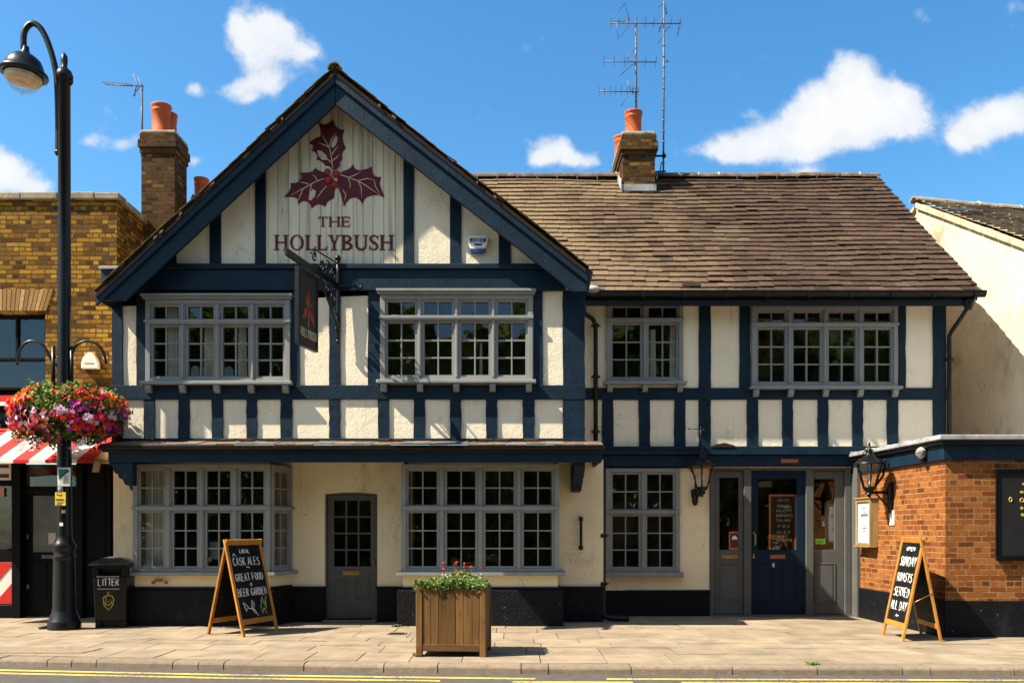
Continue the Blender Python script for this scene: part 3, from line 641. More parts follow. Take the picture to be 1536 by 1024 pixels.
for pa, s0, s1 in ((bl, apex[0]-.002, LX+.01), (br, apex[0]+.002, RX+.01)):
    m = MB(); m.prism([(s0, A0+.002), (s1, lo_(s1)+.002), (s1, lo_(s1)-.13), (s0, A0-.13)], 13.815, 13.858); m.build('verge_moulding', MT['navy'], pa, bevel=.01)
m = MB()    # soffit boards behind the bargeboards
m.prism([(LX+.05, lo_(LX+.05)-.06), (apex[0], A0-.06), (RX-.05, lo_(RX-.05)-.06), (RX-.05, lo_(RX-.05)-.09), (apex[0], A0-.09), (LX+.05, lo_(LX+.05)-.09)], 13.921, YG); m.build('soffit', MT['navy'], pub)
# little box gutter beside the left eaves and the gutter stop on the right
m = MB(); m.box(X(151, 14.7), X(185, 14.7), 14.7, 15.4, Z(446, 14.7), Z(404, 14.7)); k_ = m.build('eaves_box', MT['navy'], pub, bevel=.01)
m = MB(); m.box(X(149, 14.7), X(186, 14.7), 14.67, 15.4, Z(403.5, 14.7), Z(399.5, 14.7)); m.build('lead_cap', MT['lead'], k_, bevel=.004)

# jetty fascia with its lead-topped pent over the ground floor
fx0, fx1 = X(160, YF), X(903, YF)
m = MB(); m.box(fx0+.02, fx1, YF, YF+.05, Z(693, YF), Z(675.5, YF)); m.box(fx0+.02, fx0+.07, YF+.051, YL, Z(693, YF), Z(675.5, YF)); m.box(fx1-.05, fx1-.001, YF+.051, YL, Z(693, YF)+.002, Z(675.5, YF)); m.box(fx0+.08, fx1-.06, YF+.06, YL, 2.60, 2.64); m.build('fascia_board', MT['navy'], pub, bevel=.006)
m = MB(); m.box(fx0-.10, fx1+.03, YF-.10, YF+.03, Z(675, YF), Z(668, YF)); m.box(fx0-.06, fx1+.01, YF-.05, YF+.05, Z(675, YF)-.03, Z(675, YF)-.002); m.build('pent_gutter', MT['black'], pub, bevel=.012)
m = MB(); n = 26
for i in range(n):
    a, b = fx0-.08+(fx1-fx0+.1)*i/n, fx0-.08+(fx1-fx0+.1)*(i+1)/n; j = RNG.uniform(-.008, .008)
    m.extrude([(a, YF-.06, Z(668, YF)+.004+j), (b-.006, YF-.06, Z(668, YF)+.004+j), (b-.006, YG-.0, 2.85+j), (a, YG-.0, 2.85+j)], (0,0,.016))
m.build('pent_roof', MT['ridge'], pub)
m = MB(); m.box(xL, xR, YG-.05, YG+.02, Z(664, YG), Z(657.5, YG)); m.build('sill_beam', MT['navy'], pub, bevel=.006)
for i in range(9):
    m = MB(); x_ = RNG.uniform(fx0+.3, fx1-.5); m.obox((x_, YG-.20, 2.845), (RNG.uniform(.12,.3),0,0), (0,.10,.03), (0,-.01,.02)); m.build('slipped_slate', MT['under'], pub, bevel=.004)
def corbel(l, r, flip):
    m = MB(); a, b = X(l, YF+.3), X(r, YF+.3); zt = 2.51
    prof = [(YL, zt), (YF+.08, zt), (YF+.08, zt-.08), (YF+.14, zt-.10), (YF+.2, zt-.16), (YF+.3, zt-.17), (YF+.36, zt-.23), (YF+.48, zt-.24), (YF+.56, zt-.31), (YF+.72, zt-.33), (YF+.80, zt-.40), (YL, zt-.42)]
    m.extrude([(a, y, z) for y, z in prof], (b-a,0,0)); m.build('corbel', MT['navy'], pub, bevel=.006)
corbel(176, 190, 0); corbel(861, 876, 0)
# corbel seen in profile at the left end
m = MB(); d0 = YF+.03
m.extrude([(X(a, d0), d0, Z(b, d0)) for a, b in [(167,693.5),(199,693.5),(199,728),(188,727),(186,719),(180,717),(178,710),(171,706),(169,699),(163,697),(163,693.5)]], (0,.16,0)); m.build('corbel', MT['navy'], pub, bevel=.005)

# ------------------------------------------------------------------ doors
def panel_door(x0, x1, z0, z1, y, mat, glaz, panels, name, grid=None, label=None):
    m = MB(); d = 0.05
    m.box(x0, glaz[0], y, y+d, z0, z1); m.box(glaz[1], x1, y, y+d, z0, z1); m.box(glaz[0], glaz[1], y+.001, y+d, glaz[3], z1); m.box(glaz[0], glaz[1], y+.001, y+d, z0, glaz[2])
    for a, b, c, e in panels:
        for q0, q1, q2, q3 in ((a, b, e-.02, e), (a, b, c, c+.02), (a, a+.02, c+.02, e-.02), (b-.02, b, c+.02, e-.02)): m.box(q0, q1, y-.010, y+.01, q2, q3)
        m.box(a+.045, b-.045, y-.007, y+.01, c+.045, e-.045)
    if grid:
        gw, gh = glaz[1]-glaz[0], glaz[3]-glaz[2]
        for i in range(1, grid[0]): xx = glaz[0]+gw*i/grid[0]; m.box(xx-.014, xx+.014, y+.006, y+.04, glaz[2], glaz[3])
        for i in range(1, grid[1]): zz = glaz[2]+gh*i/grid[1]; m.box(glaz[0], glaz[1], y+.009, y+.038, zz-.014, zz+.014)
    o = m.build(name, MT[mat], pub, bevel=.003)
    if label: o['label'] = label
    g = MB(); g.quad((glaz[0], y+.03, glaz[2]), (glaz[1], y+.03, glaz[2]), (glaz[1], y+.032, glaz[3]), (glaz[0], y+.032, glaz[3])); g.build('pane', MT['glass'], o)
    return o
def roombox(a, b, c, d, y0, y1, parent):
    r = MB(); r.quad((a,y1,c),(b,y1,c),(b,y1,d),(a,y1,d)); r.quad((a,y0,c),(a,y1,c),(a,y1,d),(a,y0,d)); r.quad((b,y0,c),(b,y1,c),(b,y1,d),(b,y0,d)); r.quad((a,y0,c),(b,y0,c),(b,y1,c),(a,y1,c)); r.quad((a,y0,d),(b,y0,d),(b,y1,d),(a,y1,d)); r.build('room_lining', MT['room'], parent)
def letterplate(cx, cz, y, parent, wd=.27, mat='brass'):
    m = MB(); m.box(cx-wd/2, cx+wd/2, y-.012, y+.004, cz-.035, cz+.035); m.box(cx-wd/2+.03, cx+wd/2-.03, y-.018, y-.012, cz-.018, cz+.018); m.build('letter_plate', MT[mat], parent, bevel=.003)
# side door
y = YL+.10; px = lambda p: X(p, y); pz_ = lambda p: Z(p, y)
m = MB(); m.box(dX0+.001, px(491), y-.02, y+.06, .03, dZ-.002); m.box(px(563), dX1-.001, y-.02, y+.06, .03, dZ-.002); m.box(px(491), px(563), y-.019, y+.06, pz_(742), dZ-.002); m.build('door_frame', MT['greydoor'], pub, bevel=.004)
m = MB(); m.box(dX0-.0, dX1+.0, YL-.18, y+.08, 0.004, .035); m.build('door_step', MT['kerb'], pub, bevel=.01)
sd_ = panel_door(px(491)+.003, px(563)-.003, .04, pz_(742.5), y, 'greydoor', (px(501), px(556), pz_(849), pz_(750)), [(px(501), px(521), pz_(898), pz_(868)), (px(533), px(554), pz_(898), pz_(868))], 'side_door', (3, 4))
letterplate(px(527), pz_(859), y, sd_)
m = MB(); m.ball((px(561), y-.03, pz_(841)), .022); m.tube([(px(561), y-.012, pz_(838)), (px(561), y-.05, pz_(842)), (px(561), y-.05, pz_(848))], .009); m.ball((px(562), y-.012, pz_(852)), .014); m.build('door_handle', MT['brass'], sd_)
roombox(dX0-.2, dX1+.2, .03, 2.2, y+.10, y+1.4, sd_)
# main entrance: navy door between two grey side panels
y = YR+.03; px = lambda p: X(p, y); pz_ = lambda p: Z(p, y); ez = pz_(702)
m = MB()
for a, b in ((1064, 1071), (1115, 1126), (1208, 1219), (1266, 1275)): m.box(px(a), px(b), y-.05, y+.06, .02, ez)
m.box(px(1071), px(1266), y-.046, y+.06, pz_(705.5), ez-.001); m.build('entrance_frame', MT['greydoor'], pub, bevel=.006)
m = MB(); m.box(px(1276), px(1281), y-.3, y+.06, .0, ez); m.build('frame_post', MT['greydoor'], pub)
m = MB(); m.box(px(1064), px(1276), y-.12, y+.3, .003, .022); m.build('threshold', MT['iron'], pub)
s1_ = panel_door(px(1071.5), px(1114.5), .03, pz_(706), y, 'greydoor', (px(1079), px(1108), pz_(824), pz_(716)), [(px(1079), px(1109), pz_(902), pz_(844))], 'side_panel')
letterplate(px(1095), pz_(834.5), y, s1_, .28)
s2_ = panel_door(px(1219.5), px(1265.5), .03, pz_(706), y, 'greydoor', (px(1220+1), px(1252), pz_(824), pz_(718)), [(px(1222), px(1253), pz_(904), pz_(844))], 'side_panel')
nd_ = panel_door(px(1126.5), px(1207.5), .03, pz_(704.5), y-.01, 'navydoor', (px(1137), px(1195), pz_(824), pz_(718)), [(px(1136), px(1160), pz_(904), pz_(843)), (px(1172), px(1195), pz_(904), pz_(843))], 'front_door')
letterplate(px(1166), pz_(834.5), y-.01, nd_, .26, 'rust')
m = MB(); m.tube([(px(1131), y-.012, pz_(798)), (px(1131.5), y-.06, pz_(802)), (px(1131.5), y-.06, pz_(815)), (px(1131), y-.012, pz_(819))], .013); m.ball((px(1130), y-.02, pz_(799)), .02); m.ball((px(1130), y-.02, pz_(835)), .026); m.ball((px(1130), y-.02, pz_(831)), .016); m.build('door_handle', MT['brass'], nd_)
m = MB(); m.box(px(1158), px(1161), y-.02, y-.008, pz_(850), pz_(844)); m.build('lock', MT['whitep'], nd_)
m = MB(); m.box(px(1168), px(1194), YR-.112, YR-.101, Z(694.5, YR), Z(689, YR)); m.build('licence_plate', MT['rust'], pub)
roombox(px(1064), px(1276), .02, 2.6, y+.07, y+2.2, pub)

# ------------------------------------------------------------------ rainwater goods
def pipe(pts, r=.038, name='drainpipe', collars=(), mat='black'):
    m = MB(); m.tube(pts, r, 10)
    for c in collars: m.tube([Vector(c)-Vector((0,0,.03)), Vector(c)+Vector((0,0,.03))], r*1.35, 10); m.box(c[0]-r*2, c[0]+r*2, c[1], c[1]+.03, c[2]-.012, c[2]+.012)
    return m.build(name, MT[mat], pub)
gy = EV-.02
m = MB(); sec = [(-.075, .045), (-.07, .0), (-.045, -.045), (0, -.06), (.045, -.045), (.07, 0), (.075, .045), (.06, .045), (.04, -.02), (0, -.04), (-.04, -.02), (-.06, .045)]
m.extrude([(X(877, gy), gy-.03+a, EZ-.02+b) for a, b in sec], (X(1476, gy)-X(877, gy),0,0)); gut = m.build('gutter', MT['black'], pub)
m = MB(); m.box(X(880, gy), X(1462, gy), gy+.05, gy+.08, EZ-.20, EZ-.04); m.box(X(880, gy), xE, gy+.08, YR, EZ-.05, EZ-.03); m.build('eaves_board', MT['black'], pub)
for p_ in range(900, 1470, 62): m = MB(); m.box(X(p_, gy), X(p_+3, gy), gy-.11, gy+.06, EZ-.09, EZ-.01); m.build('gutter_clip', MT['black'], gut)
yd = YR-.09
pts = [(X(875.5, 15.3), 15.3, Z(444, 15.3)), (X(875.5, 15.35), 15.35, Z(462, 15.35)), (X(877, 15.4), 15.4, Z(470, 15.4)), (X(888, yd), yd-.1, Z(480, yd)), (X(893, yd), yd, Z(487, yd)), (X(893.5, yd), yd, Z(500, yd)), (X(893.5, yd), yd, Z(661, yd))]
pipe(pts, .040, collars=[(X(893.5, yd), yd, Z(488, yd)), (X(893.5, yd), yd, Z(565, yd)), (X(893.5, yd), yd, Z(647, yd))])
d2 = 14.95
xp = X(904, d2)
pipe([(xp, d2, 2.66), (xp, d2, .16), (xp+.02, d2-.01, .08), (xp+.1, d2-.03, .06), (xp+.42, d2-.05, .05)], .05, collars=[(xp, d2, Z(803, d2)), (xp, d2, Z(875, d2))])
ye = 15.45
pipe([(X(1452, ye), ye, EZ-.08), (X(1452, ye), ye, EZ-.22), (X(1447, ye), ye+.1, EZ-.36), (X(1426, YR), YR-.05, Z(497, YR)), (X(1422, YR), YR-.05, Z(505, YR)), (X(1422, YR), YR-.05, 2.8)], .038, collars=[(X(1422, YR), YR-.06, Z(540, YR))])
m = MB(); m.lathe([(.05,-.10),(.10,0),(.11,.08),(.02,.09)], (X(1453, ye), ye, EZ-.16), 10); m.build('rainwater_hopper', MT['black'], pub)
m = MB(); m.lathe([(.03,-.28),(.05,-.16),(.085,-.02),(.10,.06),(.02,.07)], (X(880, 13.9), 13.93, Z(413, 13.9)), 10); m.box(X(873, 13.9), X(886, 13.9), 13.86, 13.98, Z(407, 13.9), Z(404.5, 13.9)); m.build('rainwater_hopper', MT['black'], pub)
m = MB(); m.ball((X(889, 15.3), 15.32, EZ+.04), .14, 10, (1,.7,.5)); m.build('lead_flashing', MT['lead'], pub)
m = MB(); m.tube([(X(871, YL), YL-.05, Z(823, YL)), (X(871, YL), YL-.07, Z(820, YL)), (X(871, YL), YL-.07, Z(779, YL)), (X(871, YL), YL-.05, Z(776, YL))], .022, 8)
for p_ in (778, 821): m.tube([(X(871, YL), YL-.06, Z(p_-3, YL)), (X(871, YL), YL-.06, Z(p_+3, YL))], .036, 8); m.tube([(X(871, YL), YL-.06, Z(p_, YL)), (X(871, YL), YL+.01, Z(p_, YL))], .02, 6)
tag(m.build('wall_handrail', MT['black'], None), 'short black upright bar fixed to the cream wall beside the right bay window', 'grab bar')
m = MB(); m.obox((X(232, 14.24), 14.245, Z(872, 14.24)), (.12,0,0), (0,.02,0), (0,0,.04)); m.ball((X(230, 14.24), 14.24, Z(873, 14.24)), .035, 8, (1,.4,.8)); m.ball((X(249, 14.24), 14.24, Z(873, 14.24)), .035, 8, (1,.4,.8)); m.build('wall_vent', MT['rust'], pub)

# chimney stack on the main ridge
def chimney(parent, x0, x1, y0, y1, zb, zt, zcap, over, pots, mat='stack', name='chimney', steps=2):
    m = MB(); m.box(x0, x1, y0, y1, zb, zcap); o = m.build(name, MT[mat], parent)
    m = MB(); hh = (zt-zcap)
    m.box(x0-over*.5, x1+over*.5, y0-over*.5, y1+over*.5, zcap-.10, zcap-.001); m.box(x0-over, x1+over, y0-over, y1+over, zcap, zcap+hh*.45); m.box(x0-over*.5, x1+over*.5, y0-over*.5, y1+over*.5, zcap+hh*.45+.001, zcap+hh*.8)
    c = m.build('chimney_cap', MT[mat], o, bevel=.008)
    m = MB(); m.extrude([(x0-.02, y0-.02, zcap+hh*.8), (x1+.02, y0-.02, zcap+hh*.8), (x1+.02, y1+.02, zcap+hh*.8), (x0-.02, y1+.02, zcap+hh*.8)], (0,0,hh*.2)); m.build('flaunching', MT['stone'], o, bevel=.02)
    for px_, py_, r, h in pots:
        m = MB(); q = zt-.03; m.lathe([(r*1.12, q), (r*1.12, q+.06), (r, q+.08), (r, q+h-.14), (r*1.06, q+h-.13), (r*1.06, q+h-.10), (r*1.02, q+h-.09), (r*1.04, q+h-.06), (r*1.15, q+h-.04), (r*1.15, q+h-.01), (r*1.1, q+h), (r*.85, q+h), (r*.8, q+h-.35)], (px_, py_, 0), 20); m.build('chimney_pot', MT['terra'], o)
    return o
cd = 18.95
ch = chimney(pub, X(934, cd), X(982.5, cd), cd, 20.7, 7.9, Z(197, cd), Z(226, cd), .06, [(X(950, cd+.4), cd+.4, .17, .60), (X(950, cd+.4)-.1, cd+1.5, .17, .55)])
m = MB(); m.box(X(932, cd), X(984, cd), cd-.035, cd-.004, Z(287, cd), Z(277, cd)); m.extrude([(X(933, cd)-.01, cd-.05, Z(286, cd)), (X(933, cd)-.01, RD+.3, RZ+.15), (X(933, cd)-.01, RD+.3, RZ+.28), (X(933, cd)-.01, cd-.05, Z(272, cd))], (-.02,0,0)); m.build('lead_flashing', MT['lead'], ch)
# stack whose pot shows behind the left slope of the gable
kd = 17.2
chimney(pub, X(289, kd), X(322, kd), kd, kd+.6, 6.0, Z(292, kd), Z(300, kd), .03, [(X(302, kd+.25), kd+.25, .125, .42)])
# ------------------------------------------------------------------ brick shop on the left
YS_ = 15.45; YD = 15.55
shop = thing('brick_shop', 'yellow brick shop with black shopfront and red striped awning beside the pub', 'shop', (-9, 17, 0))
sx1 = X(175, YS_); sx0 = sx1-6.5; zp = Z(300, YS_)
wx0, wx1, wz0, wz1 = X(-60, YS_), X(68, YS_), Z(592, YS_), Z(470, YS_)
m = MB(); wallgrid(m, sx0, sx1, Z(640, YS_), zp, YS_, [(wx0, wx1, wz0, wz1)], .18)
m.quad((sx1,YS_,0),(sx1,22,0),(sx1,22,zp-.15),(sx1,YS_,zp)); m.quad((sx0,YS_,0),(sx0,22,0),(sx0,22,zp),(sx0,YS_,zp)); m.build('brick_wall', MT['stock'], shop)
m = MB(); x = sx0-.05
while x < sx1: L = min(.62, sx1+.06-x); m.box(x+.004, x+L-.004, YS_-.06, YS_+.28, zp+.002, zp+.115+RNG.uniform(-.006,.006)); x += L
y_ = YS_+.29
while y_ < 21: m.box(sx1-.24, sx1+.06, y_+.004, y_+.6, zp-.01-(y_-YS_)*.03, zp+.10-(y_-YS_)*.03); y_ += .61
m.build('coping', MT['stone'], shop, bevel=.012)
m = MB(); m.quad((sx0,YS_+.2,zp-.3),(sx1-.1,YS_+.2,zp-.3),(sx1-.1,22,zp-.3),(sx0,22,zp-.3)); m.build('flat_roof', MT['lead'], shop)
# splayed brick arch over the upper window
zc0, zc1 = Z(466, YS_), Z(434, YS_); nb = 22; xa, xb = wx0-.02, X(70, YS_)
for k in range(1):
    m = MB()
    for i in range(nb):
        f0, f1 = i/nb, (i+1)/nb; sp0, sp1 = (f0-.5)*.24, (f1-.5)*.24; bx = xa+(xb-xa)*f0+.006; bx1 = xa+(xb-xa)*f1-.006
        m.prism([(bx, zc0), (bx1, zc0), (bx1+sp1, zc1), (bx+sp0, zc1)], YS_-.012, YS_+.05)
    m.build('window_arch', tinted('gauged_arch_brick', [(0,(.24,.13,.04)),(.5,(.40,.23,.07)),(1,(.50,.31,.11))], .85, fine=.4), shop)
y = YS_+.10; fr = MB()
fr.box(wx0, wx1, y, y+.07, wz1-.06, wz1); fr.box(wx1-.06, wx1, y, y+.07, wz0, wz1-.06); fr.box(wx0, wx1-.06, y+.002, y+.07, Z(541, y), Z(536, y)); fr.box(X(23, y), X(27, y), y+.004, y+.06, Z(541, y), wz1-.06); fr.box(wx0, wx1, YS_-.08, y+.05, wz0-.08, wz0); fr.box(wx0, wx1-.06, y+.003, y+.07, wz0, wz0+.05)
wo = fr.build('window', MT['shop'], shop, bevel=.004)
m = MB(); m.quad((wx0,y+.045,wz0),(wx1,y+.045,wz0),(wx1,y+.047,wz1),(wx0,y+.047,wz1)); m.build('pane', MT['glass'], wo)
roombox(wx0-.2, wx1+.2, wz0-.2, wz1+.2, y+.09, y+1.5, wo)
# shopfront
zh = 2.95; y = YD; px = lambda p: X(p, y); pz_ = lambda p: Z(p, y)
m = MB(); m.box(sx0, px(170), y-.14, y-.0, pz_(655), pz_(588)); m.box(sx0, px(171), y-.24, y-.0, pz_(588)+.002, pz_(583)); m.build('fascia', MT['shop'], shop, bevel=.008)
m = MB(); 
for k in range(16): a = sx0+(px(34)-sx0)*k/16; b = sx0+(px(34)-sx0)*(k+1)/16; m.box(a, b-.001, y-.255, y-.242, pz_(605), pz_(596))
m.build('striped_band', MT['redaw'], shop)
m = MB(); m.box(sx0, px(36), y-.262, y-.242, pz_(611), pz_(605.5)); m.build('white_band', MT['whiteaw'], shop)
m = MB(); m.tube([(px(-8), y-.30, pz_(632)), (px(2), y-.30, pz_(636)), (px(8), y-.30, pz_(634)), (px(13), y-.30, pz_(639)), (px(13), y-.30, pz_(646)), (px(9), y-.30, pz_(647))], .022, 7); m.build('scroll_ornament', MT['whitep'], shop)
m = MB()
for a, b in ((22, 35), (118, 128), (163, 170)): m.box(px(a), px(b), y-.10, y+.10, 0, pz_(655)-.001)
m.box(px(128), px(163), y-.03, y+.08, 0.02, pz_(655)-.001); m.box(px(132), px(160), y-.045, y-.031, 1.0, 2.6); m.box(px(132), px(160), y-.045, y-.031, .2, .85)
m.box(sx0, px(35), y+.001, y+.1, pz_(842), pz_(822)); m.box(sx0, px(22), y-.05, y+.1, pz_(728), pz_(690)); m.box(px(35), px(118), y+.02, y+.10, pz_(738), pz_(729)); m.box(sx0, px(22), y-.06, y+.1, 0, .22); m.box(px(-40), px(-34), y-.04, y+.05, .7, 2.4)
m.build('shopfront', MT['shop'], shop, bevel=.006)
m = MB(); m.quad((px(35),y+.06,pz_(729)),(px(118),y+.06,pz_(729)),(px(118),y+.062,pz_(692)),(px(35),y+.062,pz_(692))); m.build('fanlight', MT['glass'], shop)
m = MB(); m.box(px(35), px(118), y+.021, y+.10, pz_(692), pz_(655)); m.build('head_panel', MT['shop'], shop)
dx0, dx1 = px(36), px(117)
m = MB(); yd_ = y+.05; m.box(dx0, px(46), yd_, yd_+.05, .03, pz_(739)); m.box(px(94), dx1, yd_, yd_+.05, .03, pz_(739)); m.box(px(46), px(94), yd_+.001, yd_+.05, .03, pz_(828)); m.box(px(46), px(94), yd_+.001, yd_+.05, pz_(743), pz_(739))
for q in ((50, 68), (72, 90)): m.box(px(q[0]), px(q[1]), yd_-.01, yd_, .28, .95)
dro = m.build('shop_door', MT['shop'], shop, bevel=.004)
m = MB(); m.quad((px(46),yd_+.02,pz_(828)),(px(94),yd_+.02,pz_(828)),(px(94),yd_+.022,pz_(743)),(px(46),yd_+.022,pz_(743))); m.build('pane', mk('reflection_grey_pane', (.10,.10,.085), .22, .35, 2.5), dro)  # opaque pane, its pale reflection put into the grey base colour
m = MB(); m.box(px(61), px(79), yd_-.02, yd_, pz_(837), pz_(832)); m.box(px(39), px(41), yd_-.03, yd_, pz_(808), pz_(801)); m.box(px(39), px(42), yd_-.03, yd_, pz_(883), pz_(876)); m.build('door_furniture', MT['steel'], dro)
m = MB(); m.quad((sx0,y+.04,pz_(822)),(px(22),y+.04,pz_(822)),(px(22),y+.042,pz_(728)),(sx0,y+.042,pz_(728))); m.build('shop_window', MT['glass'], shop)
roombox(sx0, px(120), .5, 2.6, y+.13, y+1.6, shop)
# diagonal red and white riser
xa, xb, za, zb_ = sx0, px(22), .24, pz_(843)
m = MB(); m.box(xa, xb, y-.02, y+.06, za, zb_); ri = m.build('riser_panel', MT['whiteaw'], shop)
m = MB(); pitch = .62; k = -8
def clipband(c, w):
    pts = []
    poly = [(xa-9, c+(xa-9)*1.15), (xb+9, c+(xb+9)*1.15), (xb+9, c+w+(xb+9)*1.15), (xa-9, c+w+(xa-9)*1.15)]
    for ax, lim, sg in ((0, xa, 1), (0, xb, -1), (1, za, 1), (1, zb_, -1)):
        outp = []
        for i in range(len(poly)):
            p, q = poly[i], poly[(i+1) % len(poly)]; ip, iq = sg*(p[ax]-lim) >= 0, sg*(q[ax]-lim) >= 0
            if ip: outp.append(p)
            if ip != iq: t = (lim-p[ax])/(q[ax]-p[ax]); outp.append((p[0]+(q[0]-p[0])*t, p[1]+(q[1]-p[1])*t))
        poly = outp
        if not poly: return None
    return poly
for k in range(0, 40):
    pl = clipband(.05+k*pitch, pitch*.52)
    if pl and len(pl) > 2: m.prism(pl, y-.026, y-.019)
m.build('riser_stripe', MT['redaw'], ri)
# goods in the shop window and little notices
for i in range(8):
    c = (RNG.uniform(px(-6), px(20)), y+RNG.uniform(.35, .6), RNG.uniform(pz_(818), pz_(750))); m = MB()
    m.lathe([(.03,-.08),(.05,-.06),(.05,.04),(.02,.07),(.02,.10),(.001,.10)], c, 8); m.build('display_bottle', RNG.choice([MT['terra'], MT['green'], MT['whitep'], MT['gold']]), shop)
m = MB(); m.box(px(-20), px(20), y-.075, y-.062, pz_(720), pz_(694)); np_ = m.build('name_plate', MT['whitep'], shop)
for a, b in ((702, 697), (716.5, 711)): m = MB(); m.box(px(-18), px(17), y-.080, y-.0755, pz_(a), pz_(b)); m.build('plate_panel', MT['ink'], np_)
m = MB(); m.box(px(70), px(81), yd_+.008, yd_+.014, pz_(816), pz_(799)); tag(m.build('door_notice', mk('pink_paper', (.5,.38,.36), .8), None), 'small pinkish paper notice stuck inside the shop door pane', 'notice')
m = MB(); m.box(px(-12), px(6), y+.0, y+.01, pz_(744), pz_(731)); tag(m.build('window_notice', mk('salmon_paper', (.55,.25,.17), .8), None), 'salmon coloured notice at the top of the shop window', 'notice')
# awning
yb, yt = 14.08, 15.40; zb_, zt_ = Z(689, yb), Z(641, 15.3); aw = MB(); ax0, ax1 = X(-60, yb)-1.5, X(140, yb)
redm, whm = MB(), MB(); n = 26; sw = .245; x = ax1; k = 0
while x > ax0:
    t_ = redm if k % 2 == 0 else whm; a = x-sw+.0
    t_.add([(a,yb,zb_),(x,yb,zb_),(x,yt,zt_),(a,yt,zt_),(a,yb,zb_-.018),(x,yb,zb_-.018),(x,yt,zt_-.018),(a,yt,zt_-.018)], [(0,1,2,3),(4,5,6,7),(0,1,5,4),(0,3,7,4),(1,2,6,5)])
    t_.box(a, x, yb-.012, yb-.001, zb_-.085+.03, zb_-.001); x = a; k += 1
o = redm.build('awning', MT['redaw'], shop); whm.build('awning_stripe', MT['whiteaw'], o)
m = MB(); m.add([(ax1+.002,yb,zb_-.06),(ax1+.002,yb,zb_),(ax1+.002,yt,zt_),(ax1+.002,yt,zb_+.02)], [(0,1,2,3)]); m.build('awning_cheek', mk('tan_canvas', (.45,.33,.2), .8), o)
m = MB(); m.tube([(ax1+.02,yb+.02,zb_-.02),(ax1+.02,yt-.3,zb_+.08)], .02, 6); m.obox((ax1-.02,yb,zb_-.19),(.09,0,0),(0,.05,0),(.03,.0,.17)); m.build('awning_arm', mk('tan_wood', (.42,.28,.15), .7), o)
# chimney of the shop
kd = 16.6
chimney(shop, X(212, kd), X(262, kd), kd, kd+.62, 4.8, Z(195, kd), Z(222, kd), .05, [(X(242, kd+.2), kd+.2, .16, .56), (X(254, kd+.42), kd+.42, .13, .50)], 'stack')

# ------------------------------------------------------------------ cream house on the right
wh = thing('cream_house', 'weathered cream rendered house end with mossy stone tiled roof', 'house', (9.5, 18, 0))
th = math.radians(13); rd = Vector((math.cos(th), math.sin(th), 0)); fd = Vector((math.sin(th), -math.cos(th), 0)); AP = Vector((X(1377, 18.8), 18.8, Z(308, 18.8)))
sl, run, back = .585, 6.2, 2.6
f0 = AP+fd*run-Vector((0,0,run*sl)); bk = AP-fd*back-Vector((0,0,back*sl))
g = lambda p: Vector((p.x, p.y, 0))
m = MB(); m.add([g(bk), g(f0), f0, AP, bk], [(0,1,2,3,4)]); m.add([g(f0), g(f0)+rd*8, f0+rd*8, f0], [(0,1,2,3)]); m.build('gable_wall', MT['white'], wh)
m = MB(); up = Vector((0,0,.06)); e1 = AP+fd*(run+.15)-Vector((0,0,(run+.15)*sl))
tiles(m, e1-rd*.0+up, rd, AP-e1, 8.0, (AP-e1).length, course=.2, wmin=.22, wmax=.38, thick=.03)
ro = m.build('stone_tiled_roof', MT['tile_old'], wh)
m = MB(); m.extrude([e1, AP, AP+rd*8, e1+rd*8], (0,0,-.05)); m.extrude([bk, AP, AP+rd*8, bk+rd*8], (0,0,-.05)); m.build('roof_felt', MT['under'], ro)
ridge_tiles(AP+up+Vector((0,0,.05))-rd*.12, AP+rd*8+up+Vector((0,0,.05)), 'ridge_tiles', ro, 'stone', .12, .5)
m = MB(); d_ = (e1-AP); L = d_.length; d_.normalize(); k = 0.0
while k < L: q = AP+d_*k; l2 = RNG.uniform(.3,.5); m.obox(q-rd*.07-Vector((0,0,.07)), d_*min(l2-.008, L-k), rd*.16, (0,0,.10+RNG.uniform(0,.02))); k += l2
d2_ = (bk-AP); L2 = d2_.length; d2_.normalize(); k = .05
while k < L2: q = AP+d2_*k; m.obox(q-rd*.07-Vector((0,0,.07)), d2_*min(.4, L2-k), rd*.16, (0,0,.10)); k += .41
m.build('verge', MT['verge'], ro, bevel=.012)
m = MB(); q = AP+fd*3.0-Vector((0,0,3.15)); pts = [q-rd*.012+fd*a+Vector((0,0,b)) for a, b in [(-.1,.75),(-.32,.3),(-.3,-.3),(.1,-.55),(.5,-.62),(.9,-.4),(.9,.7),(.4,.95)]]; m.extrude(pts, rd*.03); m.build('render_patch', mk('grey_patch', (.48,.41,.30), .9, .12, 4, bump=.6, bs=20), wh)

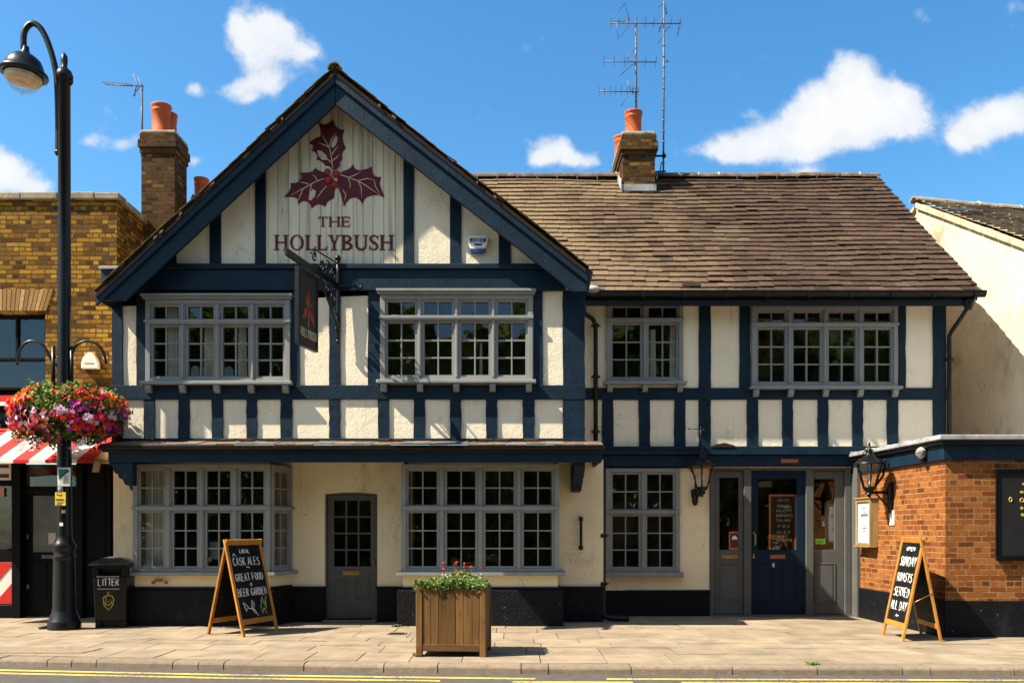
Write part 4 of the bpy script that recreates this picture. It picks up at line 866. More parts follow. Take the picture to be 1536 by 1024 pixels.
# ------------------------------------------------------------------ brick extension on the right
YC = 12.78
ext = thing('brick_extension', 'single storey orange brick extension with navy fascia and lead edged flat roof', 'extension', (8, 14, 0))
ex0, exb, ez1 = X(1418, YC), X(1281, YR), 2.58
m = MB(); m.quad((exb,YR+.02,0),(ex0,YC,0),(ex0,YC,ez1),(exb,YR+.02,ez1))
wallgrid(m, ex0, ex0+4.5, 0, ez1, YC, [], .1); m.quad((ex0+4.5,YC,0),(ex0+4.5,YR+2,0),(ex0+4.5,YR+2,ez1),(ex0+4.5,YC,ez1)); m.build('brick_wall', MT['redbrick'], ext)
sl_ = (ex0-exb)/(YC-YR)     # the flank runs very slightly out of square
fl = lambda y: ex0+(y-YC)*sl_
def flank(name, mat, out, z0, z1, parent=ext, bev=.006, o2=.0):
    m = MB(); m.extrude([(fl(YR)-out, YR-.0, z0), (fl(YC)-out, YC-out, z0), (ex0+4.6, YC-out, z0), (ex0+4.6, YC-.0+o2, z0), (fl(YC)+.02, YC+.02, z0), (fl(YR)+.02, YR-.0, z0)], (0,0,z1-z0)); return m.build(name, MT[mat], parent, bevel=bev)
flank('plinth', 'plinth', .03, 0, .505); flank('fascia_board', 'navy', .05, Z(690, YC), Z(667.5, YC)); flank('gutter_mould', 'black', .10, Z(667.3, YC), Z(660.5, YC)); flank('lead_edge', 'lead', .14, Z(660.3, YC), Z(653, YC), bev=.01)
m = MB(); zr_ = Z(653, YC)-.02; m.add([(fl(YR), YR, zr_), (fl(YC), YC, zr_), (ex0+4.6, YC, zr_), (ex0+4.6, YR+2, zr_), (fl(YR), YR+2, zr_)], [(0,1,2,3,4)]); m.build('flat_roof', MT['lead'], ext)
for k in range(5):
    m = MB(); yy_ = YC+.4+k*.62; m.box(fl(yy_)-.15, fl(yy_)+.05, yy_, yy_+.03, Z(653, YC)-.01, Z(653, YC)+.012+RNG.uniform(0,.02)); m.build('lead_joint', MT['lead'], ext, bevel=.005)
# black board on the front with gilt marks
bb = thing('black_board', 'large black board with small gilt marks on the orange brick front', 'notice board', (X(1540, YC), YC-.05, 1.2))
m = MB(); bx0, bx1, bz0, bz1 = X(1493, YC), X(1493, YC)+1.5, Z(837, YC), Z(705, YC)
m.box(bx0, bx1, YC-.03, YC-.002, bz0, bz1); m.build('panel', mk('matt_black_board', (.012,.012,.013), .75, .2, 3, spec=.2), bb)
m = MB(); m.box(bx0-.015, bx1, YC-.06, YC-.031, bz0-.03, bz0+.035); m.box(bx0-.015, bx0+.02, YC-.05, YC-.031, bz0+.036, bz1); m.box(bx0-.015, bx1, YC-.052, YC-.031, bz1-.025, bz1+.015); m.build('board_frame', MT['shop'], bb, bevel=.004)
m = MB()
for a, b, w_, h_ in ((1514, 749, 2.5, 6), (1531, 750, 3.5, 5), (1531, 762, 2, 3), (1532, 772, 2, 3), (1531, 738, 3, 2), (1534, 726, 2.5, 2)):
    cx_, cz_ = X(a, YC), Z(b, YC); m.tube([(cx_+math.cos(t)*w_*.0092*.8, YC-.032, cz_+math.sin(t)*h_*.0092*.6) for t in [2*PI*i/10 for i in range(11)]], .006, 5)
m.build('gilt_mark', MT['gold'], bb)

# ------------------------------------------------------------------ chalk lettering
FONT = {'A':[[(0,0),(2,6),(4,0)],[(.7,2.1),(3.3,2.1)]],'B':[[(0,0),(0,6),(2.4,5.9),(3.3,4.8),(2.4,3.4),(0,3.2)],[(2.2,3.3),(3.8,1.9),(2.8,.1),(0,0)]],'C':[[(3.8,5),(2.5,6),(1,5.5),(.1,3.4),(.6,1),(2.1,0),(3.8,1)]],
 'D':[[(0,0),(0,6),(2,5.7),(3.7,4),(3.5,1.6),(2,.1),(0,0)]],'E':[[(3.4,6),(0,6),(0,0),(3.6,0)],[(0,3.1),(2.8,3.1)]],'F':[[(3.4,6),(0,6),(0,0)],[(0,3.1),(2.8,3.1)]],'G':[[(3.8,5),(2.5,6),(1,5.5),(.1,3.4),(.6,1),(2.1,0),(3.7,.9),(3.8,2.7),(2.2,2.7)]],
 'I':[[(1,0),(1,6)]],'K':[[(0,0),(0,6)],[(3.6,6),(0,2.8)],[(1,3.6),(3.8,0)]],'L':[[(0,6),(0,0),(3.4,0)]],'N':[[(0,0),(0,6),(3.6,0),(3.6,6)]],'O':[[(2,6),(.5,5),(0,3),(.5,1),(2,0),(3.5,1),(4,3),(3.5,5),(2,6)]],'R':[[(0,0),(0,6),(2.6,5.9),(3.4,4.7),(2.5,3.2),(0,3)],[(1.6,3),(3.7,0)]],
 'S':[[(3.5,5.2),(2.2,6),(.6,5.4),(.5,4),(2.6,2.9),(3.6,1.6),(2.8,.3),(1.2,0),(0,.9)]],'T':[[(0,6),(4,6)],[(2,6),(2,0)]],'U':[[(0,6),(0,1.6),(1,.1),(2.6,.1),(3.6,1.6),(3.6,6)]],'V':[[(0,6),(1.9,0),(3.8,6)]],'Y':[[(0,6),(2,3)],[(4,6),(2,3),(1.4,0)]],'H':[[(0,0),(0,6)],[(3.6,0),(3.6,6)],[(0,3),(3.6,3)]],'M':[[(0,0),(.4,6),(2,2),(3.6,6),(4,0)]],'P':[[(0,0),(0,6),(2.6,5.9),(3.4,4.7),(2.5,3.2),(0,3)]],'W':[[(0,6),(1,0),(2,4),(3,0),(4,6)]],' ':[]}
def write(mb, txt, O, U, V, Nv, u0, u1, vb, h, r=.006, jit=.02, skew=0.0):
    wid = {'I':.5, ' ':.6}; tot = sum(wid.get(c, 1.0) for c in txt); st = (u1-u0)/tot; u = u0
    for c in txt:
        cw = st*wid.get(c, 1.0); sc = cw*.72/4 if c != 'I' else st*.72/4; dv = RNG.uniform(-jit, jit)*h*2
        for pl in FONT.get(c, []):
            pts = [O+U*(u+p[0]*sc+skew*p[1]/6*h+RNG.uniform(-jit,jit)*h)+V*(vb+dv+p[1]/6*h+RNG.uniform(-jit,jit)*h)+Nv*RNG.uniform(0,.001) for p in pl]
            mb.tube(pts, r, 5)
        u += cw

def sandwich(A, B, C, D, hz, lines, label, extra):
    A, B, C, D = [Vector((*p, 0)) for p in (A, B, C, D)]; a, b = (A+C)/2+Vector((0,0,hz)), (B+D)/2+Vector((0,0,hz))
    root = thing('sandwich_board', label, 'chalkboard sign', ((A+B+C+D)/4), 'chalkboard signs on the pavement')
    fronts = []
    for P, Q, pa, qa, front in ((A, B, a, b, True), (D, C, b, a, False)):
        U = (Q-P); w_ = U.length; U.normalize(); V = (pa-P); L = V.length; V.normalize(); Nv = U.cross(V).normalized(); V2 = V
        s = .052; th_ = .032; o_ = P + Nv*(-th_)
        if not front: o_ = o_ - Nv*.001
        sub = thing('easel_panel', None, None) if False else None
        for u in (0, w_-s):
            m = MB(); m.obox(o_+U*u, U*s, V*(L+.02), Nv*th_); m.build('leg', MT['oak'], root, bevel=.004)
        m = MB(); m.obox(o_+U*s+V*(L-.06), U*(w_-2*s), V*.078, Nv*(th_-.003)); m.build('top_rail', MT['oak'], root, bevel=.004)
        m = MB(); m.obox(o_+U*s+V*.17, U*(w_-2*s), V*.075, Nv*(th_-.003)); m.build('bottom_rail', MT['oak'], root, bevel=.004)
        m = MB(); m.obox(o_+U*s+V*.245+Nv*.006, U*(w_-2*s), V*(L-.305), Nv*.010); brd = m.build('blackboard', MT['chalkboard'], root)
        if front:
            fronts = (P+Nv*(-th_+.0175), U, V, Nv, w_, L, s, brd)
            m = MB(); m.tube([P+U*(w_-.02)+V*.5, D.lerp(b, .47)], .006, 5) ; m.build('stay_chain', MT['brass'], root)
    O, U, V, Nv, w_, L, s, brd = fronts; m = MB(); H0, H1 = .245, L-.06
    for txt, v, h, m0, m1 in lines: write(m, txt, O, U, V, Nv, s+(w_-2*s)*m0, s+(w_-2*s)*m1, H0+(H1-H0)*v, h, .006)
    m.build('chalk_writing', MT['chalk'], brd)
    extra(lambda fu, fv: O+U*(s+(w_-2*s)*fu)+V*(H0+(H1-H0)*fv)+Nv*.001, brd)
    return root
def ex_left(P, brd):
    m = MB(); m.tube([P(.10,.845), P(.14,.885), P(.20,.845)], .006, 5); m.tube([P(.46,.685), P(.50,.70), P(.55,.68)], .006, 5); m.tube([P(.47,.455), P(.50,.475), P(.53,.455), P(.50,.43), P(.47,.455)], .006, 5)
    m.tube([P(.14,.22), P(.20,.10), P(.27,.16), P(.16,.215)], .006, 5); m.tube([P(.27,.14), P(.42,.12), P(.48,.19), P(.42,.24), P(.38,.13), P(.46,.06)], .006, 5); m.tube([P(.44,.12), P(.54,.02)], .006, 5); m.build('chalk_drawing', MT['chalk'], brd)
    m = MB(); m.tube([P(.66,.12), P(.72,.24), P(.80,.14), P(.86,.26), P(.84,.12), P(.72,.10)], .006, 5); m.tube([P(.74,.28), P(.80,.18), P(.90,.28)], .006, 5); m.build('chalk_drawing', MT['chalk_green'], brd)
    m = MB(); m.tube([P(.66,.10), P(.70,.05), P(.74,.12), P(.82,.04)], .006, 5); m.build('chalk_drawing', MT['chalk_pink'], brd)
sandwich((-3.73, 12.78), (-3.43, 13.55), (-4.37, 13.15), (-4.07, 13.92), 1.335, [('LOCAL', .885, .055, .34, .66), ('CASK ALES', .72, .115, .08, .94), ('GREAT FOOD', .51, .105, .06, .95), ('BEER GARDEN', .305, .105, .05, .97)],
         'pine A-frame board chalked with CASK ALES standing by the side door', ex_left)
def ex_right(P, brd):
    m = MB(); m.tube([P(.40,.055), P(.47,.085), P(.50,.06), P(.58,.075)], .006, 5); m.build('chalk_drawing', MT['chalk'], brd)
sandwich((5.25, 13.08), (5.19, 12.25), (5.86, 13.15), (5.74, 12.25), 1.375, [('OPEN', .895, .05, .30, .75), ('SUNDAY', .70, .13, .10, .95), ('ROASTS', .50, .12, .10, .92), ('SERVED', .315, .12, .10, .92), ('ALL DAY', .14, .12, .06, .94)],
         'pine A-frame board chalked with SUNDAY ROASTS leaning legs by the brick extension', ex_right)

# ------------------------------------------------------------------ street lamp
LD = 13.80; lx = X(96.5, LD)
lamp = thing('street_lamp', 'tall black swan neck street lamp with glass bowl at the left kerbside', 'street lamp', (lx, LD, 0))
m = MB(); m.lathe([(.235,0),(.235,.11),(.228,.13),(.21,.16),(.20,.20),(.178,.24),(.165,.30),(.160,.34),(.150,1.02),(.150,1.04),(.162,1.06),(.162,1.10),(.148,1.12),(.150,1.18),(.172,1.22),(.172,1.26),(.145,1.30),(.118,1.36),(.112,1.40)], (lx, LD, 0), 14); m.build('base', MT['black'], lamp)
m = MB(); m.lathe([(.110,1.40),(.098,3.2),(.092,5.5),(.085,8.22),(.115,8.24),(.122,8.30),(.10,8.36),(.055,8.40),(.04,8.43),(.05,8.50),(.045,8.58),(.015,8.63),(.001,8.635)], (lx, LD, 0), 16); m.build('post', MT['black'], lamp)
ad = LD-.0; ap = [(87.5,228),(87.5,200),(87,160),(85.5,120),(82,98),(76,76),(68,55),(60,42),(52,36),(45,37),(38.5,44),(35.5,55),(35.5,74)]
def cr(pts, n=4):
    o = []
    for i in range(len(pts)-1):
        p0, p1, p2, p3 = pts[max(i-1,0)], pts[i], pts[i+1], pts[min(i+2, len(pts)-1)]
        for k in range(n):
            t = k/n; o.append(tuple(.5*(2*p1[j]+(p2[j]-p0[j])*t+(2*p0[j]-5*p1[j]+4*p2[j]-p3[j])*t*t+(-p0[j]+3*p1[j]-3*p2[j]+p3[j])*t**3) for j in range(len(p1))))
    return o+[pts[-1]]
m = MB(); m.tube([(X(a, ad), ad, Z(b, ad)) for a, b in cr(ap)], .045, 10); m.ball((X(87.5, ad), ad, Z(229, ad)), .055)
for q in (122, 168, 212): m.box(X(87, ad), lx, ad-.03, ad+.03, Z(q+4, ad), Z(q-4, ad))
m.tube([(lx+.08, ad, Z(112, ad)), (lx+.115, ad, Z(116, ad)), (lx+.115, ad, Z(125, ad)), (lx+.08, ad, Z(128, ad))], .02, 6); m.build('swan_neck', MT['black'], lamp)
hx, hz_ = X(35.5, ad), Z(110, ad); MR_ = Matrix.Rotation(math.radians(5), 3, 'Y'); MR4 = MR_.to_4x4()
m = MB(); m.lathe([(.045,.40),(.05,.34),(.07,.31),(.075,.285),(.15,.26),(.225,.20),(.265,.12),(.28,.055),(.335,.02),(.345,-.01),(.335,-.035),(.275,-.035),(.262,.0),(.2,.12),(.001,.2)], (hx, ad, hz_), 26, MR4); hd = m.build('lamp_shade', MT['black'], lamp)
m = MB(); m.lathe([(.265,-.04),(.262,-.08),(.24,-.15),(.195,-.22),(.13,-.27),(.05,-.295),(.001,-.30)], (hx, ad, hz_), 26, MR4); m.lathe([(.001,-.345),(.016,-.33),(.018,-.31),(.012,-.295)], (hx, ad, hz_), 8, MR4); m.build('glass_bowl', MT['clear'], hd)
m = MB(); m.lathe([(.255,-.042),(.258,-.085),(.252,-.12),(.001,-.115),(.001,-.042)], (hx, ad, hz_), 24, MR4); m.build('reflector', MT['dim'], hd)
for s, pts in ((-1, [(93,572),(92,560),(86,548),(78,540),(70,524),(60,514),(45,512),(34,520),(28,534),(27,548)]), (1, [(100,572),(103,560),(107,548),(110,530),(116,518),(128,512),(142,514),(152,522),(158,535),(160,546)])):
    m = MB(); m.tube([(X(a, LD), LD-.02, Z(b, LD)) for a, b in cr(pts, 3)], .02, 7); xx = X(81 if s < 0 else 108.5, LD); m.tube([(xx, LD-.02, Z(520, LD)), (xx, LD-.02, Z(590, LD))], .03, 7); m.tube([(xx, LD-.02, Z(536, LD)), (lx, LD-.02, Z(536, LD))], .018, 6); m.build('basket_bracket', MT['black'], lamp)
def plate(name, l, r, t, b, y, mat, label, cat):
    o = thing(name, label, cat, (X((l+r)/2, y), y, Z(b, y))); m = MB(); m.box(X(l, y), X(r, y), y-.008, y, Z(b, y), Z(t, y)); m.build('plate', MT[mat], o, bevel=.003); return o
yp = LD-.125
o = plate('sign_plate', 86.5, 106, 701, 729, yp, 'whitep', 'small white and green notice plate on the lamp post', 'sign')
m = MB(); q = lambda a, b: (X(a, yp), Z(b, yp)); m.prism([q(88,703), q(102,703), q(103,706), q(89,716.5)], yp-.011, yp-.0082); m.build('green_flash', MT['green'], o)
m = MB(); m.prism([q(88.5,716), q(102,704.5), q(104,705), q(104,707), q(89,719)], yp-.014, yp-.0112); m.build('dark_flash', mk('dark_green_print', (.005,.06,.04), .6), o)
m = MB()
for k in range(5): m.box(X(97-k*.6, yp), X(104-(k%2)*2, yp), yp-.0095, yp-.0081, Z(714.7+k*2.4, yp), Z(713.6+k*2.4, yp))
m.build('print_line', MT['ink'], o)
o = plate('sign_plate', 83, 99, 738, 758, yp-.02, 'yellowp', 'small yellow notice plate low on the lamp post', 'sign')
m = MB(); m.box(X(85, yp), X(97, yp), yp-.0315, yp-.0285, Z(750, yp), Z(748, yp))
for a, b, c in ((89, 95, 743), (86, 88, 742), (87, 96, 754), (86, 94, 757)): m.box(X(a, yp), X(b, yp), yp-.031, yp-.0285, Z(c, yp), Z(c-1.2, yp))
m.build('print_line', MT['ink'], o)
m = MB(); m.tube([(X(91, yp), yp+.01, Z(738, yp)), (X(91, yp), yp-.005, Z(730, yp))], .035, 8); m.build('tie', MT['lead'], o)
for a, b, s in ((101, 767, .04), (97.5, 786, .05)):
    m = MB(); m.box(X(a-2.5, LD), X(a+2.5, LD), LD-.118, LD-.108, Z(b+2.5, LD), Z(b-2.5, LD)); tag(m.build('sticker', MT['paper'] if s > .045 else mk('tan_sticker', (.45,.25,.15)), None), 'tiny pale torn sticker on the black lamp post' if s > .045 else 'tiny orange sticker above the torn one on the lamp post', 'sticker')

# ------------------------------------------------------------------ flower basket round the post
bc = Vector((X(99, LD), LD, Z(625, LD)))
fb = thing('flower_basket', 'overflowing ring basket of red orange and purple flowers on the lamp post', 'flower basket', bc)
R3 = random.Random(3); m = MB(); lf = MB(); pf = MB()
def radius(v, az): return .77+.07*math.sin(az*3+v*2)+.06*math.sin(az*7+v*3)
lobes = [(R3.uniform(0, 2*PI), R3.uniform(-.7, .8), R3.random()) for _ in range(64)]
def spot(inner):
    az = R3.uniform(0, 2*PI); ph = R3.uniform(-1, 1)
    r = radius(ph, az)*(1-.12*R3.random()) * (.35+.65*math.sqrt(max(0, 1-abs(ph)**2.6)))
    zz = ph*(.40 if ph > 0 else .37)
    if inner: r *= R3.uniform(.55, .97)
    return az, ph, bc + Vector((math.cos(az)*r, math.sin(az)*r*.75, zz+.03*math.sin(az*5)))
for i in range(5200):
    az, ph, c = spot(R3.random() < .5); s = R3.uniform(.018, .045)
    if ph < -.2 and R3.random() < .2: c.z -= R3.uniform(0, .14)
    if ph > .5: c.z += R3.uniform(0, .10)
    a = Vector((R3.gauss(0,1), R3.gauss(0,1), R3.gauss(0,.7))).normalized()*s; b = a.orthogonal().normalized()*s*.6
    lf.add([c-a, c+b, c+a, c-b], [(0,1,2,3)], min(1, max(0, .25+.45*(ph > .3)*R3.random()+R3.gauss(0,.22))))
for st in range(70):      # loose sprigs breaking the outline
    az, ph, c = spot(False)
    if ph < -.1: d = Vector((math.cos(az)*.35, math.sin(az)*.3, -1))
    else: d = Vector((math.cos(az)*.6, math.sin(az)*.5, .9))
    L_ = R3.uniform(.06, .17)
    for k in range(9):
        q = c+d*L_*k/9+Vector((R3.gauss(0,.012), R3.gauss(0,.012), R3.gauss(0,.012))); s = R3.uniform(.012,.024); a = Vector((R3.gauss(0,1), R3.gauss(0,1), R3.gauss(0,1))).normalized()*s; b = a.orthogonal().normalized()*s*.55
        lf.add([q-a, q+b, q+a, q-b], [(0,1,2,3)], min(1, .55+.3*(ph > 0)+R3.gauss(0,.15)))
lf.build('foliage', MT['leaf'], fb)
for i in range(1500):
    az, ph, c = spot(False)
    if R3.random() < .72:
        l = R3.choice(lobes); az, ph = l[0]+R3.gauss(0, .15), max(-1, min(1, l[1]+R3.gauss(0, .13))); r = radius(ph, az)*(.35+.65*math.sqrt(max(0, 1-abs(ph)**2.6)))*R3.uniform(.95, 1.08); c = bc+Vector((math.cos(az)*r, math.sin(az)*r*.75, ph*(.40 if ph > 0 else .37)))
    best = min(lobes, key=lambda l: (math.sin((l[0]-az)/2)*2)**2*1.6+(l[1]-ph)**2*1.2)
    hue = best[2]
    left = math.cos(az) < -.35
    if ph > .35: hue = hue*.42+.02
    elif math.cos(az) < .2 and hue > .45 and R3.random() < .2: hue = R3.random()*.32
    elif ph < -.1 and not left: hue = .40+hue*.6 if R3.random() < .55 else hue*.16
    elif left and ph < .1: hue = .55+.45*hue if R3.random() < .6 else .3*hue
    hue = min(.93, max(0, hue+R3.gauss(0,.03)))
    if R3.random() < .05: hue = 1.0
    d = (c-bc); d.z *= 1.4; d.normalize(); c = c+d*R3.uniform(.0, .045); s = R3.uniform(.026, .046); up = (d+Vector((R3.gauss(0,.5), R3.gauss(0,.5), R3.gauss(0,.5)))).normalized(); e1_ = up.orthogonal().normalized(); e2_ = up.cross(e1_); ro_ = R3.uniform(0, 6)
    for k in range(5):
        t = ro_+2*PI*k/5; dd = e1_*math.cos(t)+e2_*math.sin(t); sd = up.cross(dd)
        pf.add([c, c+dd*s*.6+sd*s*.42+up*s*.2, c+dd*s*1.05+up*s*.1, c+dd*s*.6-sd*s*.42+up*s*.2], [(0,1,2,3)], hue)
for st in range(7):       # trailing white sprays under the ring
    az = -PI/2+R3.uniform(-1.3, 1.5); r = R3.uniform(.5,.75); c0 = bc+Vector((math.cos(az)*r, math.sin(az)*r*.75, -.36)); dr = Vector((-.55+R3.uniform(-.1,.1), 0, -.75))
    for k in range(34):
        c = c0+dr*R3.uniform(0, .24)+Vector((R3.gauss(0,.022), R3.gauss(0,.02), R3.gauss(0,.02))); s = R3.uniform(.008,.016)
        for q in range(4):
            t = PI/2*q; dd = Vector((math.cos(t), -.3, math.sin(t))); sd = Vector((-math.sin(t), 0, math.cos(t))); pf.add([c, c+dd*s*.6+sd*s*.5, c+dd*s*1.2, c+dd*s*.6-sd*s*.5], [(0,1,2,3)], 1.0)
pf.build('blossom', MT['petal'], fb)
m = MB(); m.lathe([(.2,-.28),(.45,-.24),(.62,-.1),(.66,.05),(.62,.06),(.5,-.05),(.12,-.1),(.2,-.28)], bc, 20, Matrix.Diagonal((1,.75,1,1))); m.build('basket', MT['under'], fb)

# ------------------------------------------------------------------ litter bin
bx0, bx1, by0, by1 = X(140, 14.0), X(184, 14.0), 14.0, 14.46
bn = thing('litter_bin', 'square black litter bin with domed lid and gold crest by the lamp post', 'litter bin', ((bx0+bx1)/2, 14.23, 0))
BM = Matrix.Translation(((bx0+bx1)/2, 14.23, 0)) @ Matrix.Rotation(math.radians(9), 4, 'Z') @ Matrix.Translation((-(bx0+bx1)/2, -14.23, 0))
def taper(m, x0, x1, y0, y1, z0, z1, e): m.add([(x0,y0,z0),(x1,y0,z0),(x1,y1,z0),(x0,y1,z0),(x0-e,y0-e,z1),(x1+e,y0-e,z1),(x1+e,y1+e,z1),(x0-e,y1+e,z1)], [(0,3,2,1),(4,5,6,7),(0,1,5,4),(1,2,6,5),(2,3,7,6),(3,0,4,7)])
m = MB(); taper(m, bx0, bx1, by0, by1, .10, .78, .022); m.build('body', MT['black'], bn, bevel=.012, M=BM)
m = MB(); m.box(bx0+.0, bx0+.08, by0+.01, by1-.01, 0, .098); m.box(bx1-.11, bx1+.005, by0+.0, by1-.01, 0, .098); m.box(bx0+.08, bx1-.11, by0+.06, by1-.01, 0.004, .097); m.box(bx0, bx1-.06, by0-.012, by0+.02, .098, .118); m.build('foot', MT['black'], bn, bevel=.006, M=BM)
m = MB(); e = .026
m.box(bx0-e, bx0+.055, by0-e, by1+e, .785, .945); m.box(bx1-.055, bx1+e, by0-e, by1+e, .785, .945); m.box(bx0+.055, bx1-.055, by0-e+.001, by0+.0, .90, .945); m.box(bx0+.055, bx1-.055, by1-.01, by1+e-.001, .785, .945); m.box(bx0+.055, bx1-.055, by0-e+.001, by0+.0, .785, .80); m.quad((bx0+.04, by0+.12, .79), (bx1-.04, by0+.12, .79), (bx1-.04, by0+.12, .94), (bx0+.04, by0+.12, .94)); m.build('hood', MT['black'], bn, bevel=.004, M=BM)
m = MB(); lz = [(0.075, .948), (.085, .975), (.04, .995), (-.06, 1.05), (-.16, 1.075)]
vs = []
for e_, z in lz: vs += [(bx0-e_, by0-e_, z), (bx1+e_, by0-e_, z), (bx1+e_, by1+e_, z), (bx0-e_, by1+e_, z)]
m.add(vs, [(i*4+k, i*4+(k+1) % 4, i*4+4+(k+1) % 4, i*4+4+k) for i in range(4) for k in range(4)] + [(0,1,2,3), (16,17,18,19)]); m.build('lid', mk('sunlit_lid', (.030,.028,.025), .5, .5, 7, stain=(.10,.085,.065), st_lo=.5, st_hi=.7, st_s=5), bn, bevel=.01, M=BM)  # lid coloured lighter than the black body to carry its sunlit look
m = MB(); yq = by0-.026; m.box(bx0+.03, bx1-.09, yq-.004, yq+.01, .770, .784); m.box(bx0+.04, bx1-.09, yq+.003, yq+.012, .583, .597); m.build('trim_line', MT['lead'], bn, M=BM)
m = MB(); write(m, 'LITTER', Vector((0, yq-.001, 0)), Vector((1,0,0)), Vector((0,0,1)), Vector((0,-1,0)), bx0+.055, bx1-.08, .645, .10, .008, .01); m.build('lettering', MT['whitep'], bn, M=BM)
m = MB(); c = Vector((bx0+.20, yq+.008, .39))
P_ = lambda a, b: c+Vector((a, 0, b))
m.tube([P_(-.075,.05), P_(-.06,.09), P_(0,.105), P_(.06,.09), P_(.075,.03), P_(.06,-.05), P_(0,-.12), P_(-.06,-.05), P_(-.075,.05)], .008, 5); m.tube([P_(-.045,-.02), P_(-.03,.06), P_(.0,-.01), P_(.03,.06), P_(.045,-.01), P_(0,-.05), P_(-.045,-.02)], .008, 5); m.tube([P_(0,.105), P_(-.01,.14), P_(.01,.16)], .008, 5); m.tube([P_(-.09,.055), P_(-.02,.075)], .005, 5); m.build('crest', MT['gold'], bn, M=BM)
m = MB(); m.box(bx1+.0265, bx1+.0295, by0+.15, by0+.22, .83, .90); m.build('label', MT['paper'], bn, M=BM)

# ------------------------------------------------------------------ timber planter
pc = Vector((X(682, 11.15), 11.15, 0)); PW, PDp, PH = .83, .72, .815
PM = Matrix.Translation(pc) @ Matrix.Rotation(math.radians(-3.5), 4, 'Z')
pl = thing('planter', 'square weathered timber plank planter on the pavement near the kerb', 'planter', pc)
hw, hd = PW/2, PDp/2
for sx in (-1, 1):
    for sy in (-1, 1):
        m = MB(); a = .075; x0_, y0_ = (sx*hw if sx < 0 else hw-a), (sy*hd if sy < 0 else hd-a); m.box(x0_, x0_+a, y0_, y0_+a, .0, PH+.005); m.build('corner_post', MT['planter'], pl, bevel=.006, M=PM)
for f in range(4):
    Mf = PM @ Matrix.Rotation(PI/2*f, 4, 'Z'); ww, dd = (hw, hd) if f % 2 == 0 else (hd, hw); m = MB(); x = -ww+.077
    ws = [RNG.uniform(.08, .13) for _ in range(7)]; k_ = (2*ww-.154)/sum(ws)
    for q in ws: m.box(x+.002, x+q*k_-.002, -dd+.012+RNG.uniform(0,.006), -dd+.034, .125, PH-.008+RNG.uniform(-.004,.004)); x += q*k_
    m.build('side_boards', MT['planter'], pl, bevel=.003, M=Mf)
    m = MB(); m.box(-ww+.076, ww-.076, -dd+.006, -dd+.040, .065, .145) if f % 2 == 0 else m.box(-ww+.076, ww-.076, -dd+.006, -dd+.040, .065, .145); m.build('bottom_rail', MT['planterh'], pl, bevel=.004, M=Mf)
m = MB(); m.box(-hw+.04, hw-.04, -hd+.04, hd-.04, .5, PH-.06); m.build('soil', MT['soil'], pl, M=PM)
pp = thing('bedding_plants', 'bushy green bedding plants with red geranium heads filling the timber planter', 'plants', pc+Vector((0,0,PH-.06)))
R4 = random.Random(9); lf = MB()
for i in range(4200):
    x, y = R4.uniform(-hw-.03, hw+.0), R4.uniform(-hd-.02, hd); top = .10+.035*math.sin(x*11+1)+.03*math.sin(x*5+y*6)-.05*(abs(x/hw)**6); zz = PH-.05+R4.uniform(0, 1)**.6*(top+.05)
    s = R4.uniform(.010, .024); a = Vector((R4.gauss(0,1), R4.gauss(0,1), R4.gauss(0,.8))).normalized()*s; b = a.orthogonal().normalized()*s*.75; c = PM @ Vector((x, y, zz)); lf.add([c-a, c-a*.3+b, c+a, c-a*.3-b], [(0,1,2,3)], min(1, max(0, .45+R4.gauss(0,.25)+.2*(zz-PH)*4)))
lf.build('foliage', MT['leaf'], pp)
def flower_head(mb, c, n, rr, s):
    for i in range(n):
        d = Vector((R4.gauss(0,1), R4.gauss(0,1), R4.gauss(0,1))).normalized(); q = c+d*rr*R4.uniform(.5,1); e = d.orthogonal().normalized()*s; g_ = d.cross(e); mb.add([q-e, q+g_, q+e, q-g_], [(0,1,2,3)])
heads = [(637,868,-.2,.0),(644,866,.1,.0),(666,854,.0,.024),(666,844,.0,.018),(682,846,.05,.022),(685,843,.05,.017),(697,850,0,.022),(697,845,0,.015),(707,850,.1,.022),(722,852,.0,.017),(690,859,-.2,.018),(683,858,-.25,.014)]
stm = MB(); rh = MB()
for a, b, yo, r in heads:
    y = pc.y+yo; c = Vector((X(a, y), y, Z(b, y))); stm.tube([(c.x+R4.uniform(-.02,.02), y, PH-.02), c], .004, 5)
    if r: flower_head(rh, c, 26, r, .009)
stm.build('stem', MT['leaf'], pp); rh.build('red_flower', MT['petalred'], pp)
whf = MB()
for i in range(60): y = pc.y+R4.uniform(.05,.3); c = Vector((X(R4.uniform(662, 722), y), y, PH+.10+R4.uniform(-.01,.03))); flower_head(whf, c, 4, .008, .007)
whf.build('white_flower', MT['petalwhite'], pp)
for wx, wy in ((X(627, 10.85), 10.86), (X(1223, 10.1), 10.16), (X(594, 14.1), 14.13)):
    lf = MB()
    for i in range(60):
        s = R4.uniform(.012,.035); a = Vector((R4.gauss(0,1), R4.gauss(0,1), abs(R4.gauss(0,.7)))).normalized()*s; b = a.orthogonal().normalized()*s*.4; c = Vector((wx+R4.gauss(0,.035), wy+R4.gauss(0,.025), R4.uniform(0,.03))); lf.add([c-a, c+b, c+a, c-b], [(0,1,2,3)], R4.random())
    tag(lf.build('weed', MT['leaf'], None), {0:'tuft of green weed at the left foot of the timber planter', 1:'mossy weed in the kerb joint before the entrance', 2:'tiny weed at the corner of the right bay plinth'}[0 if wx < -.9 and wy < 12 else 1 if wx > 1 else 2], 'weed')

